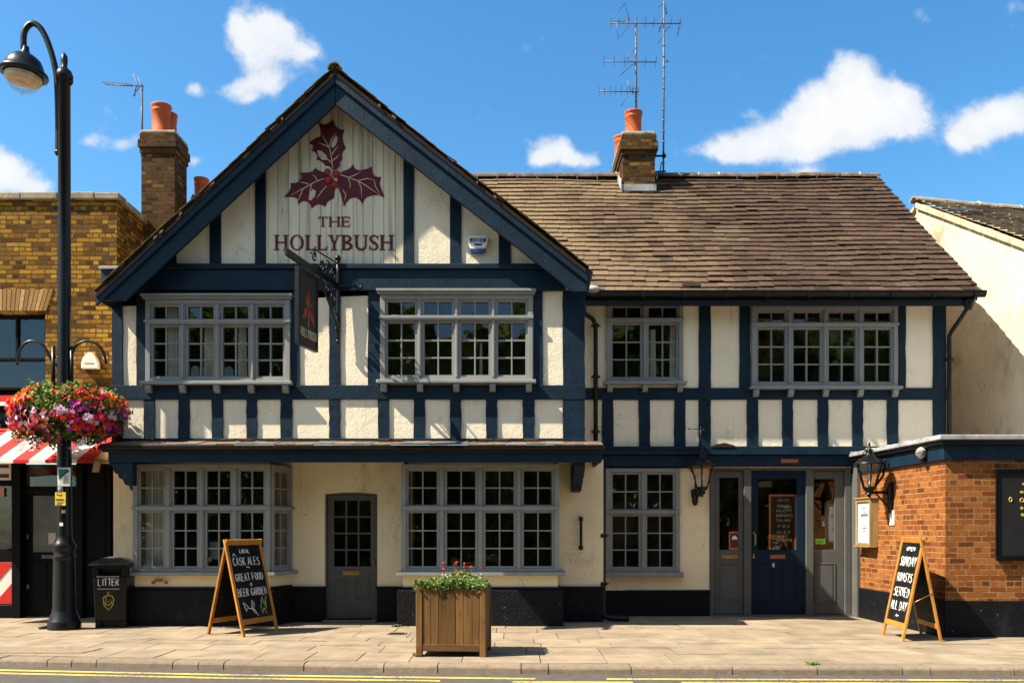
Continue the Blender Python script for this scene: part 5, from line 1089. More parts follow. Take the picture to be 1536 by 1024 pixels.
# ------------------------------------------------------------------ projecting pub sign
W0 = Vector((-2.68, 14.22, 5.23)); W1_ = Vector((-3.04, 12.38, 5.23)); bd = (W1_-W0).normalized(); sdv = bd.cross(Vector((0,0,1))).normalized(); up = Vector((0,0,1))
sbk = thing('sign_bracket', 'black wrought iron scroll bracket projecting from the gable beam', 'sign bracket', W0)
m = MB(); m.beam(W0, W1_, .05, .10); m.build('arm', MT['black'], sbk, bevel=.008)
m = MB(); m.beam(W0+up*-.62, W0+bd*.72-up*.05, .03, .045); m.build('brace', MT['black'], sbk, bevel=.005)
m = MB(); wz = lambda dz, out=.0: W0+up*dz+bd*out
m.tube([wz(.40,.03), wz(.2,.02), wz(0,.02), wz(-.4,.02), wz(-.8,.02)], [.035,.03,.04,.03,.02], 7); m.ball(wz(.44,.03), .05, 10); m.ball(wz(-.84,.03), .035, 8); m.build('wall_strap', MT['black'], sbk)
m = MB()
def spiral(c, r, turns, ph, n=22): return [c+bd*math.cos(ph+turns*2*PI*i/n)*r*(1-.8*i/n)+up*math.sin(ph+turns*2*PI*i/n)*r*(1-.8*i/n) for i in range(n+1)]
for cc, r, tn_, ph in ((W0+bd*.95+up*.21, .10, 1.6, 0), (W0+bd*.42+up*.17, .12, 1.4, 1.2), (W0+bd*.20+up*.15, .10, -1.5, 2.5), (W0+bd*.68+up*.15, .10, 1.5, 2.0), (W0+bd*.22-up*.20, .11, 1.6, .6), (W0+bd*.13-up*.45, .09, -1.5, 1.0), (W0+bd*.07-up*.66, .06, 1.5, 1.0), (W0+bd*.45-up*.13, .07, 1.4, .3)): m.tube(spiral(cc, r, tn_, ph), .012, 6)
m.tube([W0+bd*.03+up*.36, W0+bd*.95+up*.31], .012, 6); m.tube([W0+bd*.06+up*.36, W0+bd*.6+up*.05], .012, 6); m.build('scrollwork', MT['black'], sbk)
m = MB(); m.box(W0.x-.02, W0.x+.28, 14.12, 14.2, 5.22, 5.24); m.ball((W0.x+.36, 14.15, 5.21), .03, 8); m.build('lamp_bar', MT['black'], sbk)
sgn = thing('hanging_sign', 'dark rectangular hanging pub sign painted with a red holly sprig', 'pub sign', W0+bd*1.2-up*.6)
N0, F0_ = W0+bd*1.50, W0+bd*.90; zt1, zb1 = 5.09, 4.10
fA = Vector((N0.x, N0.y, zb1)); fU = (F0_-N0); wU = fU.length; fU.normalize(); nO = Vector((fU.y, -fU.x, 0)); nO = nO if nO.x > 0 else -nO
m = MB(); t_ = .05; m.obox(fA-nO*.02, fU*wU, up*(zt1-zb1), nO*.04); pn = m.build('panel', mk('sign_panel', (.026,.022,.018), .55, .3, 4, stain=(.05,.045,.03), st_lo=.5, st_hi=.75), sgn)
for o_, u_, v_ in ((fA-nO*.035-fU*.035, fU*.05, up*(zt1-zb1)), (fA-nO*.035+fU*(wU-.015), fU*.05, up*(zt1-zb1)), (fA-nO*.036-up*.04-fU*.035, fU*(wU+.07), up*.05), (fA-nO*.036+up*(zt1-zb1-.005)-fU*.035, fU*(wU+.07), up*.05)): m = MB(); m.obox(o_, u_, v_, nO*.07); m.build('sign_frame', MT['black'], pn, bevel=.006)
m = MB()
for q in (.12, .88): m.tube([fA+fU*wU*q+up*(zt1-zb1+.04), fA+fU*wU*q+up*(5.19-zb1)], .014, 6)
m.build('hanger', MT['black'], sgn)
S = lambda a, b, e=.024: fA+fU*wU*a+up*(zt1-zb1)*b+nO*e
for k, (lp, mt) in enumerate(([[(.50,.50),(.42,.58),(.40,.66),(.45,.72),(.50,.82),(.55,.72),(.60,.66),(.57,.58)], 'r'], [[(.48,.50),(.36,.52),(.26,.48),(.22,.40),(.16,.34),(.30,.36),(.40,.40),(.46,.46)], 'r'], [[(.52,.50),(.64,.52),(.76,.47),(.82,.38),(.90,.28),(.74,.34),(.62,.39),(.55,.45)], 'r'], [[(.49,.52),(.36,.58),(.26,.64),(.40,.62)], 'g'], [[(.52,.52),(.66,.58),(.80,.64),(.62,.61)], 'g'])):
    m = MB(); m.extrude([S(a, b, .021+.001*k) for a, b in lp], nO*.003); m.build('painted_leaf', mk('red_leaf_paint', (.28,.035,.02), .6, .4, 14) if mt == 'r' else mk('olive_leaf_paint', (.10,.10,.03), .6, .3, 14), pn)
m = MB(); m.extrude([S(.46,.26), S(.50,.26), S(.53,.46), S(.49,.46)], nO*.004); m.build('painted_stem', mk('ochre_paint', (.30,.20,.08), .6), pn)
m = MB(); write(m, 'HOLLYBUSH', S(0,0,.023), fU, up, nO, wU*.06, wU*.98, (zt1-zb1)*.10, .12, .008, .0); m.build('lettering', mk('pale_gold_paint', (.45,.38,.24), .5), pn)

# ------------------------------------------------------------------ wall lanterns
def lantern(c, ax, wall, label):      # c: lantern centre at glass bottom, wall: bracket foot
    o = thing('wall_lantern', label, 'wall lantern', wall, 'wall lanterns beside the entrance'); c = Vector(c); wall = Vector(wall); n = 6
    m = MB(); m.lathe([(.07,-.10),(.05,-.06),(.085,-.03),(.105,0),(.105,.015),(.0,.015)], c, 12); m.lathe([(.001,-.16),(.022,-.15),(.03,-.12),(.04,-.10)], c, 10); m.build('base', MT['black'], o)
    m = MB(); m.lathe([(.24,.36),(.245,.375),(.22,.395),(.14,.45),(.075,.50),(.06,.53),(.05,.56),(.06,.575),(.03,.60),(.015,.66),(.02,.69),(.001,.72)], c, 18); m.lathe([(.24,.36),(.19,.355),(.001,.36)], c, 18)
    hd_ = m.build('cap', MT['black'], o)
    m = MB()
    for k in range(3): t = PI*k/3; m.tube([c+Vector((math.cos(t)*.13, math.sin(t)*.13, .45)), c+Vector((math.cos(t)*.10, math.sin(t)*.10, .56)), c+Vector((0,0,.62)), c+Vector((-math.cos(t)*.10, -math.sin(t)*.10, .56)), c+Vector((-math.cos(t)*.13, -math.sin(t)*.13, .45))], .006, 5)
    m.build('finial_cage', MT['black'], hd_)
    for k in range(n):
        t = 2*PI*k/n+.3; m = MB(); m.tube([c+Vector((math.cos(t)*.10, math.sin(t)*.10, .01)), c+Vector((math.cos(t)*.20, math.sin(t)*.20, .36))], .011, 6); m.build('bar', MT['black'], o)
    g_ = MB()
    for k in range(n):
        t, t2 = 2*PI*k/n+.3, 2*PI*(k+1)/n+.3; A_ = lambda t, r, z: c+Vector((math.cos(t)*r, math.sin(t)*r, z)); g_.add([A_(t,.098,.012), A_(t2,.098,.012), A_(t2,.196,.355), A_(t,.196,.355)], [(0,1,2,3)])
    g_.build('glazing', MT['clear'], o)
    m = MB(); m.tube([c+Vector((0,0,.01)), c+Vector((0,0,.12))], .02, 8); m.ball(c+Vector((0,0,.17)), .045, 10, (1,1,1.3)); m.build('bulb', MT['whitep'], o)
    return o
c1 = Vector((X(1053, 15.52), 15.52, Z(731, 15.52))); w1_ = Vector((X(1042, YR), YR-.02, Z(747, YR)))
o = lantern(c1, 0, w1_, 'black wall lantern on the cream wall left of the navy door')
m = MB(); m.tube([w1_+Vector((.02,-.04,.02)), Vector((w1_.x+.03, 15.7, c1.z-.12)), Vector((c1.x, c1.y, c1.z-.10))], .024, 7); m.tube([w1_+Vector((.0,-.03,.1)), Vector((w1_.x+.0, YR-.05, c1.z+.2)), Vector((c1.x-.2, 15.6, c1.z+.34))], .012, 6); m.build('arm', MT['black'], o)
m = MB(); m.lathe([(.001,-.13),(.03,-.12),(.055,-.06),(.05,.0),(.07,.03),(.07,.14),(.04,.16),(.001,.16)], w1_+Vector((0,-.02,.0)), 9); m.build('wall_boss', MT['black'], o)
m = MB(); fx_ = X(1051, YR-.2); m.tube([(fx_, YR-.2, c1.z+.70), (fx_, YR-.2, Z(640, YR-.2))], .008, 5); m.tube([(X(1034, YR-.2), YR-.2, Z(643, YR-.2)), (X(1055, YR-.2), YR-.2, Z(643, YR-.2))], .007, 5); m.ball((X(1033, YR-.2), YR-.2, Z(643, YR-.2)), .014); m.ball((X(1056, YR-.2), YR-.2, Z(645, YR-.2)), .02); m.ball((fx_, YR-.2, Z(668, YR-.2)), .024); m.tube([(fx_, YR-.2, Z(668, YR-.2)), (fx_, YR-.08, Z(668, YR-.2))], .012, 5); m.build('stay_rod', MT['black'], o)
c2 = Vector((X(1303, 14.45), 14.42, Z(731, 14.42))); w2_ = Vector((fl(14.42)-.03, 14.42, Z(745, 14.42)))
o = lantern(c2, 1, w2_, 'black wall lantern on an iron arm against the orange brick')
m = MB(); m.tube([c2+Vector((0,0,-.08)), Vector((w2_.x, 14.42, c2.z-.07))], .024, 7); m.tube([c2+Vector((.1,0,-.09)), c2+Vector((.2,0,-.20)), w2_+Vector((-.0,0,-.18))], .014, 6); m.tube([c2+Vector((.08,.0,.0)), c2+Vector((.22,.0,.2)), c2+Vector((.25,.0,.42))], .018, 6); m.ball(c2+Vector((.25,0,.43)), .025, 8); m.build('arm', MT['black'], o)
m = MB(); m.lathe([(.001,-.26),(.03,-.24),(.05,-.12),(.045,0),(.06,.04),(.055,.16),(.02,.2),(.001,.2)], w2_, 9); m.box(w2_.x, w2_.x+.025, 14.36, 14.48, w2_.z-.1, w2_.z+.22); m.build('wall_boss', MT['black'], o)

# ------------------------------------------------------------------ small wall things
o = thing('menu_case', 'shallow wooden menu case with white menu on the brick flank', 'menu case', (5.87, 15.25, .9))
y0, y1, z0, z1 = 14.93, 15.56, Z(818, 15.2), Z(748, 15.2); xw = fl(15.25); xo = xw-.125
m = MB()
for a, b, c, d in ((y0, y0+.05, z0, z1), (y1-.05, y1, z0, z1), (y0+.05, y1-.05, z0+.001, z0+.05), (y0+.05, y1-.05, z1-.05, z1-.001)): m.box(xo, xw+.01, a, b, c, d)
m.box(xo-.02, xw, y0-.02, y1+.02, z1+.001, z1+.025); m.box(xo-.03, xw, y0-.01, y1+.01, z0-.025, z0-.001); m.build('case', MT['case'], o, bevel=.004)
m = MB(); m.box(xo+.03, xw, y0+.05, y1-.05, z0+.05, z1-.05); pg = m.build('menu_page', MT['paper'], o)
m = MB()
for v, w_ in ((.80,.12),(.70,.10),(.66,.30),(.63,.34),(.55,.05),(.40,.08),(.36,.18),(.31,.14)): m.box(xo+.0275, xo+.0299, (y0+y1)/2-w_/2, (y0+y1)/2+w_/2, z0+(z1-z0)*v, z0+(z1-z0)*v+.018)
m.build('print_line', MT['ink'], pg)
m = MB(); yy0, yy1 = 14.33, 14.50; xx = fl(14.4); m.box(xx-.018, xx, yy0, yy1, Z(787, 14.4), Z(765, 14.4)); o = m.build('notice', MT['whitep']); tag(o, 'small white rectangular notice on the brick below the iron lantern', 'notice')
m = MB(); m.tube([(xx-.02, 14.39, Z(777, 14.4)), (xx-.02, 14.42, Z(774, 14.4)), (xx-.02, 14.38, Z(771, 14.4))], .012, 6); m.build('mark', MT['rust'], o)
o = thing('security_light', 'small white globe floodlight on the navy fascia of the extension', 'security light', (fl(13.2)-.1, 13.2, Z(690, 13.2)))
q = Vector((fl(13.25)-.11, 13.25, Z(679, 13.25))); m = MB(); m.ball(q, .075, 14, (1,1,1.1)); m.build('globe', MT['whitep'], o)
m = MB(); m.tube([q+Vector((.03,0,-.08)), q+Vector((.09,0,-.10))], .03, 8); m.tube([q+Vector((.03,0,-.13)), q+Vector((.03,0,-.06))], .035, 8); m.build('mount', MT['black'], o)
m = MB()
for k in range(7): m.tube([q+Vector((math.cos(t)*.08, math.sin(t)*.08, .06-.02*k)) for t in [PI+2*PI*i/16*.5 for i in range(17)]], .004, 4)
m.build('guard', MT['black'], o)
ya = YG-.02; o = thing('alarm_box', 'white and blue alarm sounder box on the gable render', 'alarm box', (X(716, ya), ya, Z(380, ya)), 'alarm boxes on the walls')
q = lambda a, b: (X(a, ya), Z(b, ya)); m = MB(); m.prism([q(705,373), q(702,366), q(702,357), q(704,355), q(730,355), q(732.5,358), q(731.5,368), q(727,378), q(724,380), q(708,380)], ya-.09, ya); m.build('case', MT['whitep'], o, bevel=.01)
m = MB(); m.prism([q(705,375.6), q(729,375.6), q(726,380.6), q(707,380.6)], ya-.095, ya-.0); m.prism([q(704.5,360), q(729.5,360), q(729,366), q(724,366.3), q(716,365), q(706,366.3)], ya-.094, ya-.091); m.prism([q(711,368), q(724,368), q(722,371), q(713,371)], ya-.094, ya-.091); m.build('blue_badge', MT['bluep'], o)
m = MB(); write(m, 'NITEC', Vector((0, ya-.094, 0)), Vector((1,0,0)), Vector((0,0,1)), Vector((0,-1,0)), X(709, ya), X(727, ya), Z(365, ya), .04, .005, 0); m.build('lettering', MT['whitep'], o)
ya = YS_; o = thing('alarm_box', 'plain cream alarm box on the yellow brick wall above the flowers', 'alarm box', (X(138, ya), ya, Z(555, ya)), 'alarm boxes on the walls')
m = MB(); m.prism([q(125.5,554), q(125.5,546), q(128,538), q(133,532), q(138,529.5), q(143,532), q(148,538), q(150.5,546), q(150.5,554)], ya-.10, ya-.001); m.build('case', MT['whitep'], o, bevel=.012)
m = MB(); m.box(X(131, ya), X(145, ya), ya-.104, ya-.101, Z(547, ya), Z(545.8, ya)); m.build('slot', MT['rust'], o)
m = MB(); ym = YR-.17; m.prism([(X(1072, ym), Z(670.5, ym)), (X(1102, ym), Z(670.5, ym)), (X(1103, ym), Z(668, ym)), (X(1098, ym), Z(666.5, ym)), (X(1087, ym), Z(663.5, ym)), (X(1072, ym), Z(666.5, ym))], ym, ym+.12); tag(m.build('slate_piece', MT['under'], None, bevel=.006), 'dark broken slate lying on the ledge over the entrance', 'slate')

# ------------------------------------------------------------------ things behind the glass
def curtain(l, r, t, b, d, label, n=7):
    m = MB(); x0, x1 = X(l, d), X(r, d); N_ = n*6; vs = []
    for k in range(N_+1): a = k/N_; yy_ = d+.03*math.sin(a*n*2*PI); vs += [(x0+(x1-x0)*a, yy_, Z(b, d)), (x0+(x1-x0)*a+(.5-a)*.02, yy_*1.0+.0, Z(t, d))]
    m.add(vs, [(2*k, 2*k+2, 2*k+3, 2*k+1) for k in range(N_)], None, True); tag(m.build('curtain', MT['curtain'], None), label, 'curtain')
curtain(249, 268, 455, 570, YG+.14, 'thin pale curtain at the first light of the upper left window', 3)
curtain(306, 321, 490, 572, YG+.14, 'narrow gathered curtain in the second light of the upper left window', 3)
curtain(357, 371, 490, 572, YG+.14, 'narrow gathered curtain in the third light of the upper left window', 3)
curtain(212, 248, 706, 852, YB+.30, 'cream curtain drawn to the side of the left bay window', 6)
curtain(1004, 1014, 488, 568, YR+.14, 'white curtain edge in the narrow upper window beside the downpipe', 3)
curtain(974, 984, 494, 568, YR+.14, 'grey white curtain behind the right light of the narrow upper window', 3)
curtain(719, 724, 515, 568, YG+.16, 'slim curtain strip in the third light of the window under the alarm box', 2)
for l, r, t, b, lab in ((286, 299, 548, 572, 'pale blue rounded chair back on the sill of the upper left window'), (303, 321, 548, 572, 'pale blue chair back right of its twin in the upper left window'), (336, 350, 549, 572, 'pale blue chair back in the third light of the upper left window')):
    m = MB(); d = YG+.22; m.prism([(X(l, d), Z(b, d)), (X(r, d), Z(b, d)), (X(r, d), Z(t+5, d)), (X((l+r)/2+2, d), Z(t, d)), (X((l+r)/2-3, d), Z(t, d)), (X(l, d), Z(t+5, d))], d, d+.05); tag(m.build('chair_back', mk('pale_blue_paint', (.48,.62,.74), .5), None, bevel=.01), lab, 'chair back')
def poster(l, r, t, b, d, mat, label, cat='poster'):
    m = MB(); m.box(X(l, d), X(r, d), d, d+.006, Z(b, d), Z(t, d)); return tag(m.build('poster', mat, None), label, cat)
poster(296, 309, 812, 838, YB+.12, mk('grey_paper', (.22,.27,.30)), 'grey blue poster inside the second light of the left bay')
poster(315, 329, 812, 838, YB+.12, mk('grey_paper', (.22,.27,.30)), 'grey blue poster inside the third light of the left bay')
o = thing('menu_board', 'framed blackboard menu hanging inside the navy front door', 'menu board', (X(1176, 16.15), 16.15, 1.0)); d = 16.12
m = MB(); m.box(X(1156, d), X(1192, d), d, d+.02, Z(823, d), Z(742, d)); m.build('panel', mk('brown_blackboard', (.035,.018,.010), .7), o)
m = MB(); m.box(X(1153.5, d), X(1156, d), d-.008, d+.02, Z(824, d), Z(741, d)); m.box(X(1156, d), X(1194, d), d-.006, d+.02, Z(744, d), Z(741, d)); m.box(X(1192, d), X(1194.5, d), d-.008, d+.02, Z(824, d), Z(744, d)); m.build('board_frame', mk('orange_wood', (.50,.17,.06), .5), o)
m = MB()
for k, (tx, yy_, a, b) in enumerate((('MENU', 750, 1166, 1184), ('SOUP', 759, 1165, 1187), ('ROASTS', 766, 1165, 1189), ('BURGERS', 773, 1165, 1190), ('SALADS', 780, 1165, 1187), ('PIES', 789, 1167, 1186), ('ALES', 798, 1165, 1187), ('WINES', 804, 1166, 1182), ('DESSERTS', 810, 1165, 1188))): write(m, tx, Vector((0, d-.004, 0)), Vector((1,0,0)), Vector((0,0,1)), Vector((0,-1,0)), X(a, d), X(b, d), Z(yy_+1.5, d), .042, .0045, .03)
m.build('chalk_writing', mk('cream_chalk', (.62,.48,.34), .9), o)
d = YR+.056
o = thing('sticker', 'dark sticker with orange edge and white badge in the left side panel', 'sticker', (X(1100, d), d, Z(824, d)))
m = MB(); m.box(X(1093.5, d), X(1107, d), d-.002, d+.001, Z(823.5, d), Z(797, d)); m.build('edge', mk('orange_print', (.55,.14,.05)), o); m = MB(); m.box(X(1095, d), X(1106.5, d), d-.004, d-.0022, Z(821, d), Z(799, d)); m.build('face', mk('maroon_print', (.10,.02,.02)), o); m = MB(); m.prism([(X(1097.5, d), Z(808.5, d)), (X(1106, d), Z(808.5, d)), (X(1105, d), Z(805, d)), (X(1102, d), Z(802.5, d)), (X(1098.5, d), Z(804.5, d))], d-.006, d-.0042); m.build('badge', MT['whitep'], o)
o = thing('sticker', 'bright lime green sticker in the right side panel', 'sticker', (X(1230, d), d, Z(816, d)))
m = MB(); m.box(X(1223, d), X(1238, d), d-.002, d+.001, Z(815.5, d), Z(807.5, d)); m.build('face', MT['limes'], o); m = MB()
for k in (0, 1): m.box(X(1225, d), X(1236-2*k, d), d-.0045, d-.0022, Z(811.5+2.6*k, d), Z(810.3+2.6*k, d))
m.build('print_line', MT['green'], o)
poster(1237, 1251, 754, 808, YR+.30, mk('olive_grey_paper', (.24,.24,.19)), 'tall pale panel seen through the right side panel glass')
poster(1138, 1158, 722, 730, YR+.32, mk('tan_paper', (.28,.22,.15)), 'tan notice at the top of the navy door glass')

# ------------------------------------------------------------------ aerials on the chimneys
def yagi(m, c, U, L, n, el, refl, pos=.8, Vd=Vector((0,0,1))):
    U = Vector(U).normalized(); c = Vector(c); s0 = c-U*L*pos; m.tube([s0, s0+U*L], .011, 5)
    Wd = U.cross(Vector((0,0,1))).normalized()
    for i in range(n): p = s0+U*L*(.02+.7*i/max(1, n-1)); q = (Wd*.75+Vd*.5).normalized()*el; m.tube([p-q, p+q], .005, 4)
    if refl:
        p = s0+U*L*.9
        for sg in (1, -1):
            for o_ in (-.12, 0, .12): m.tube([p+Wd*o_, p+Wd*o_+U*.16*refl+Vd*sg*.34*refl], .006, 4)
            m.tube([p-Wd*.12+U*.16*refl+Vd*sg*.34*refl, p+Wd*.12+U*.16*refl+Vd*sg*.34*refl], .006, 4)
ad = 19.3
def bulk(o, l, bits): pass
a1 = thing('tv_aerial', 'tall aerial mast with three stacked yagi arrays behind the terracotta pots', 'tv aerial', (X(954, ad), ad, Z(205, ad)))
m = MB(); m.tube([(X(954, ad), ad, Z(200, ad)), (X(954, ad), ad, Z(34, ad))], .024, 7); m.build('mast', MT['steel'], a1)
for py_, l, r, n, rf_, yo in ((36, 914, 1021, 9, 0, .0), (93.5, 904, 985, 6, 0, .0), (138, 897, 958, 8, 0, 0)):
    m = MB(); L = X(r, ad)-X(l, ad); m.tube([(X(l, ad), ad-.03, Z(py_, ad)), (X(r, ad), ad-.03, Z(py_+1, ad))], .012, 5)
    for i in range(n):
        xx_ = X(l, ad)+L*(.02+.96*i/(n-1)); h_ = .05+.06*RNG.random(); m.tube([(xx_-.03, ad-.33, Z(py_, ad)-h_*.6), (xx_+.03, ad+.27, Z(py_, ad)+h_*.6)], .006, 4)
    m.build('array', MT['steel'], a1)
for pts in ([(936,36),(914,33),(937,8),(944,32)], [(924,36),(927,60),(944,40),(938,25),(935,38)], [(941,92),(944,82),(954,74)], [(942,95),(930,114),(952,96)], [(943,138),(932,160)], [(945,136),(941,122)], [(952,134),(943,138),(951,142)]):
    m = MB(); m.tube([(X(a, ad), ad-.06+.04*(k % 2), Z(b, ad)) for k, (a, b) in enumerate(pts)], .009, 5); m.build('reflector', MT['steel'], a1)
a2 = thing('tv_aerial', 'slender banded aerial pole bracketed to the right flank of the chimney', 'tv aerial', (X(995, ad), ad, Z(262, ad)))
m = MB(); m.tube([(X(995, ad), ad, Z(262, ad)), (X(996, ad), ad, Z(2, ad))], .020, 7)
for k in range(13): zz = Z(262-k*16, ad); m.tube([(X(995+k/13, ad), ad, zz), (X(995+k/13, ad), ad, zz+.035)], .026, 7)
m.build('pole', MT['steel'], a2)
m = MB(); m.tube([(X(982, ad), ad, Z(234, ad)), (X(998, ad), ad, Z(234, ad))], .022, 6); m.tube([(X(982, ad), ad, Z(258, ad)), (X(999, ad), ad, Z(257, ad))], .018, 6); m.ball((X(996, ad), ad, Z(234, ad)), .05, 8); m.tube([(X(990, ad), ad, Z(258, ad)), (X(992, ad), ad, Z(243, ad))], .012, 5); m.build('bracket', MT['black'], a2)
m = MB(); m.tube([(X(986, ad), ad, Z(10, ad)), (X(998, ad), ad, Z(5, ad))], .012, 5); m.tube([(X(997, ad), ad, Z(8, ad)), (X(1000, ad), ad, Z(22, ad))], .012, 5); m.tube([(X(987, ad), ad, Z(65, ad)), (X(1003, ad), ad, Z(40, ad))], .010, 5); m.tube([(X(997, ad), ad, Z(92, ad)), (X(1003, ad), ad, Z(92, ad))], .014, 5); m.tube([(X(1016, ad), ad, Z(54, ad)), (X(1021, ad), ad, Z(30, ad))], .010, 5); m.tube([(X(989, ad), ad, Z(48, ad)), (X(993, ad), ad, Z(27, ad))], .012, 5); m.build('array', MT['steel'], a2)
ad = 16.75
a3 = thing('tv_aerial', 'small single yagi aerial on the brick chimney of the shop', 'tv aerial', (X(213, ad), ad, Z(200, ad)))
m = MB(); m.tube([(X(213, ad), ad, Z(236, ad)), (X(213, ad), ad, Z(128, ad))], .02, 7); m.build('mast', MT['steel'], a3)
m = MB(); m.tube([(X(158, ad), ad, Z(126.5, ad)), (X(216, ad), ad, Z(130, ad))], .012, 5)
for i in range(8): xx_ = X(159+i*5.6, ad); zz = Z(126.5+i*.33, ad); m.tube([(xx_, ad-.15, zz-.03), (xx_, ad+.15, zz+.05)], .006, 4)
m.build('array', MT['steel'], a3)
for pts in ([(202,113),(208,129),(202,147)], [(209,118),(214,129),(206,140)], [(204,131),(204,146)]): m = MB(); m.tube([(X(a, ad), ad-.05, Z(b, ad)) for a, b in pts], .009, 5); m.build('reflector', MT['steel'], a3)

# ------------------------------------------------------------------ things let into or lying on the pavement
m = MB(); m.obox((X(68, 11.6)-.35, 11.1, .002), (1.05,0,0), (.06,.42,0), (0,0,.008)); tag(m.build('utility_cover', mk('buff_cover', (.22,.165,.11), .9, .2, 9, bump=.6, bs=50), None), 'rectangular brown utility cover set in the pavement near the lamp', 'utility cover')
m = MB(); m.box(X(582, 13.15), X(582, 13.15)+.26, 13.05, 13.28, .002, .009); g_ = m.build('drain_grate', MT['iron'], None); tag(g_, 'small dark drain grate in the paving before the side door', 'drain')
for k in range(4): m = MB(); m.box(X(582, 13.15)+.03, X(582, 13.15)+.23, 13.08+k*.05, 13.095+k*.05, .0092, .013); m.build('grate_bar', MT['under'], g_)
m = MB(); m.tube([(X(58, 13.75), 13.75, .02), (X(72, 13.85), 13.85, .03)], .025, 8); tag(m.build('pipe_stub', mk('rusty_stub', (.09,.07,.035), .8), None), 'short rusty pipe stub lying at the foot of the street lamp', 'pipe')
m = MB(); m.box(dX0+.05, dX1-.1, YL-.10, YL+.09, .037, .05); tag(m.build('door_mat', MT['under'], None), 'dark mat on the step of the grey side door', 'door mat')
# ------------------------------------------------------------------ ground
def kerb_y(x):
    pts = [(-40, 12.6), (-9, 10.95), (-5.9, 10.67), (-3, 10.30), (.2, 10.05), (5.5, 9.95), (14, 9.88), (40, 9.8)]
    for (a, b), (c, d) in zip(pts, pts[1:]):
        if a <= x <= c: return b+(d-b)*(x-a)/(c-a)
    return pts[0][1] if x < -40 else pts[-1][1]
RZD = -.085
m = MB(); m.quad((-150,-150,RZD-.02),(150,-150,RZD-.02),(150,300,RZD-.02),(-150,300,RZD-.02)); tag(m.build('ground', MT['soil']), kind='structure')
m = MB(); xs_ = [-40, -9, -5.9, -3, .2, 5.5, 14, 40]
for a, b in zip(xs_, xs_[1:]): m.quad((a,-1.5,RZD),(b,-1.5,RZD),(b,kerb_y(b)+.1,RZD),(a,kerb_y(a)+.1,RZD))
tag(m.build('road', MT['asphalt']), kind='structure')
m = MB()
for off, gaps in ((.32, [(.15, .95), (8.2, 8.5)]), (.53, [(-.75, -.1), (1.2, 1.75), (-9, -8.8)])):
    x = -12.0
    while x < 13:
        nx = x+.25
        if not any(g[0] < x+.12 < g[1] for g in gaps): m.quad((x, kerb_y(x)-off-.045, RZD+.004), (nx, kerb_y(nx)-off-.045, RZD+.004), (nx, kerb_y(nx)-off+.045, RZD+.004), (x, kerb_y(x)-off+.045, RZD+.004))
        x = nx
tag(m.build('road_marking', MT['yellow']), kind='structure')
m = MB(); x = -20.0; kw = .26
while x < 20:
    L = RNG.choice([.9, .9, .92, .6, 1.1, .3]); a, b = x+.006, x+L-.006; dz = RNG.uniform(-.005, .005); t = RNG.random()
    ya, yb = kerb_y(a), kerb_y(b)
    prof = lambda y, z: [(0,RZD-.01),(.006,-.03),(.02,-.008),(.05,0),(kw,0)]
    P0 = [(a, ya+p, z+dz*(z > -.05)) for p, z in prof(0,0)]; P1 = [(b, yb+p, z+dz*(z > -.05)) for p, z in prof(0,0)]
    m.add(P0+P1, [(i, i+1, 6+i, 5+i) for i in range(4)] + [(0,1,2,3,4), (5,6,7,8,9)], t); x += L
tag(m.build('kerb', MT['kerb']), kind='structure')
m = MB(); jn = MB(); v = kw+.006; row = 0
while v < 9.5:
    dv = RNG.choice([.45, .6, .6, .75]); x = -20-RNG.random()
    while x < 20:
        L = RNG.choice([.6, .75, .9, .9, .6]); a, b = x+.006, x+L-.006; dz = RNG.uniform(-.003, .0025); tl = RNG.uniform(-.002, .002); t = RNG.random()
        q = [(a, kerb_y(a)+v+.006, dz), (b, kerb_y(b)+v+.006, dz+tl), (b, kerb_y(b)+v+dv-.006, dz+tl), (a, kerb_y(a)+v+dv-.006, dz)]
        q = q + [(p[0], p[1], -.03) for p in q]
        m.add(q, [(0,1,2,3), (0,4,5,1), (1,5,6,2), (2,6,7,3), (3,7,4,0)], t); x += L
    v += dv; row += 1
pv = m.build('pavement', MT['slab']); tag(pv, kind='structure')
for a, b in zip(xs_, xs_[1:]): jn.quad((a,kerb_y(a)+.03,-.009),(b,kerb_y(b)+.03,-.009),(b,kerb_y(b)+9.8,-.009),(a,kerb_y(a)+9.8,-.009))
tag(jn.build('pavement_bed', MT['joint']), kind='structure')

# trees on the far side of the road, seen only as reflections in the panes
R2 = random.Random(5); m = MB()
for i in range(24000):
    x = R2.uniform(-17, 17); top = 9.3+.9*(x > 3)+.5*math.sin(x*.45)+.5*math.sin(x*1.3+1)+.4*math.sin(x*2.9); z = top*(1-R2.random()**1.6); y = -6.5+R2.gauss(0, 1.0)+.8*math.sin(x*1.1+z*.7)
    s = R2.uniform(.25, .55); a = Vector((R2.gauss(0,1), R2.gauss(0,1), R2.gauss(0,1))).normalized()*s; b = a.orthogonal().normalized()*s*.7
    c = Vector((x, y, z)); m.add([c-a, c+b, c+a, c-b], [(0,1,2,3)], R2.random())
tag(m.build('trees', MT['treeleaf']), 'belt of green street trees along the far side of the road', 'trees', kind='stuff')

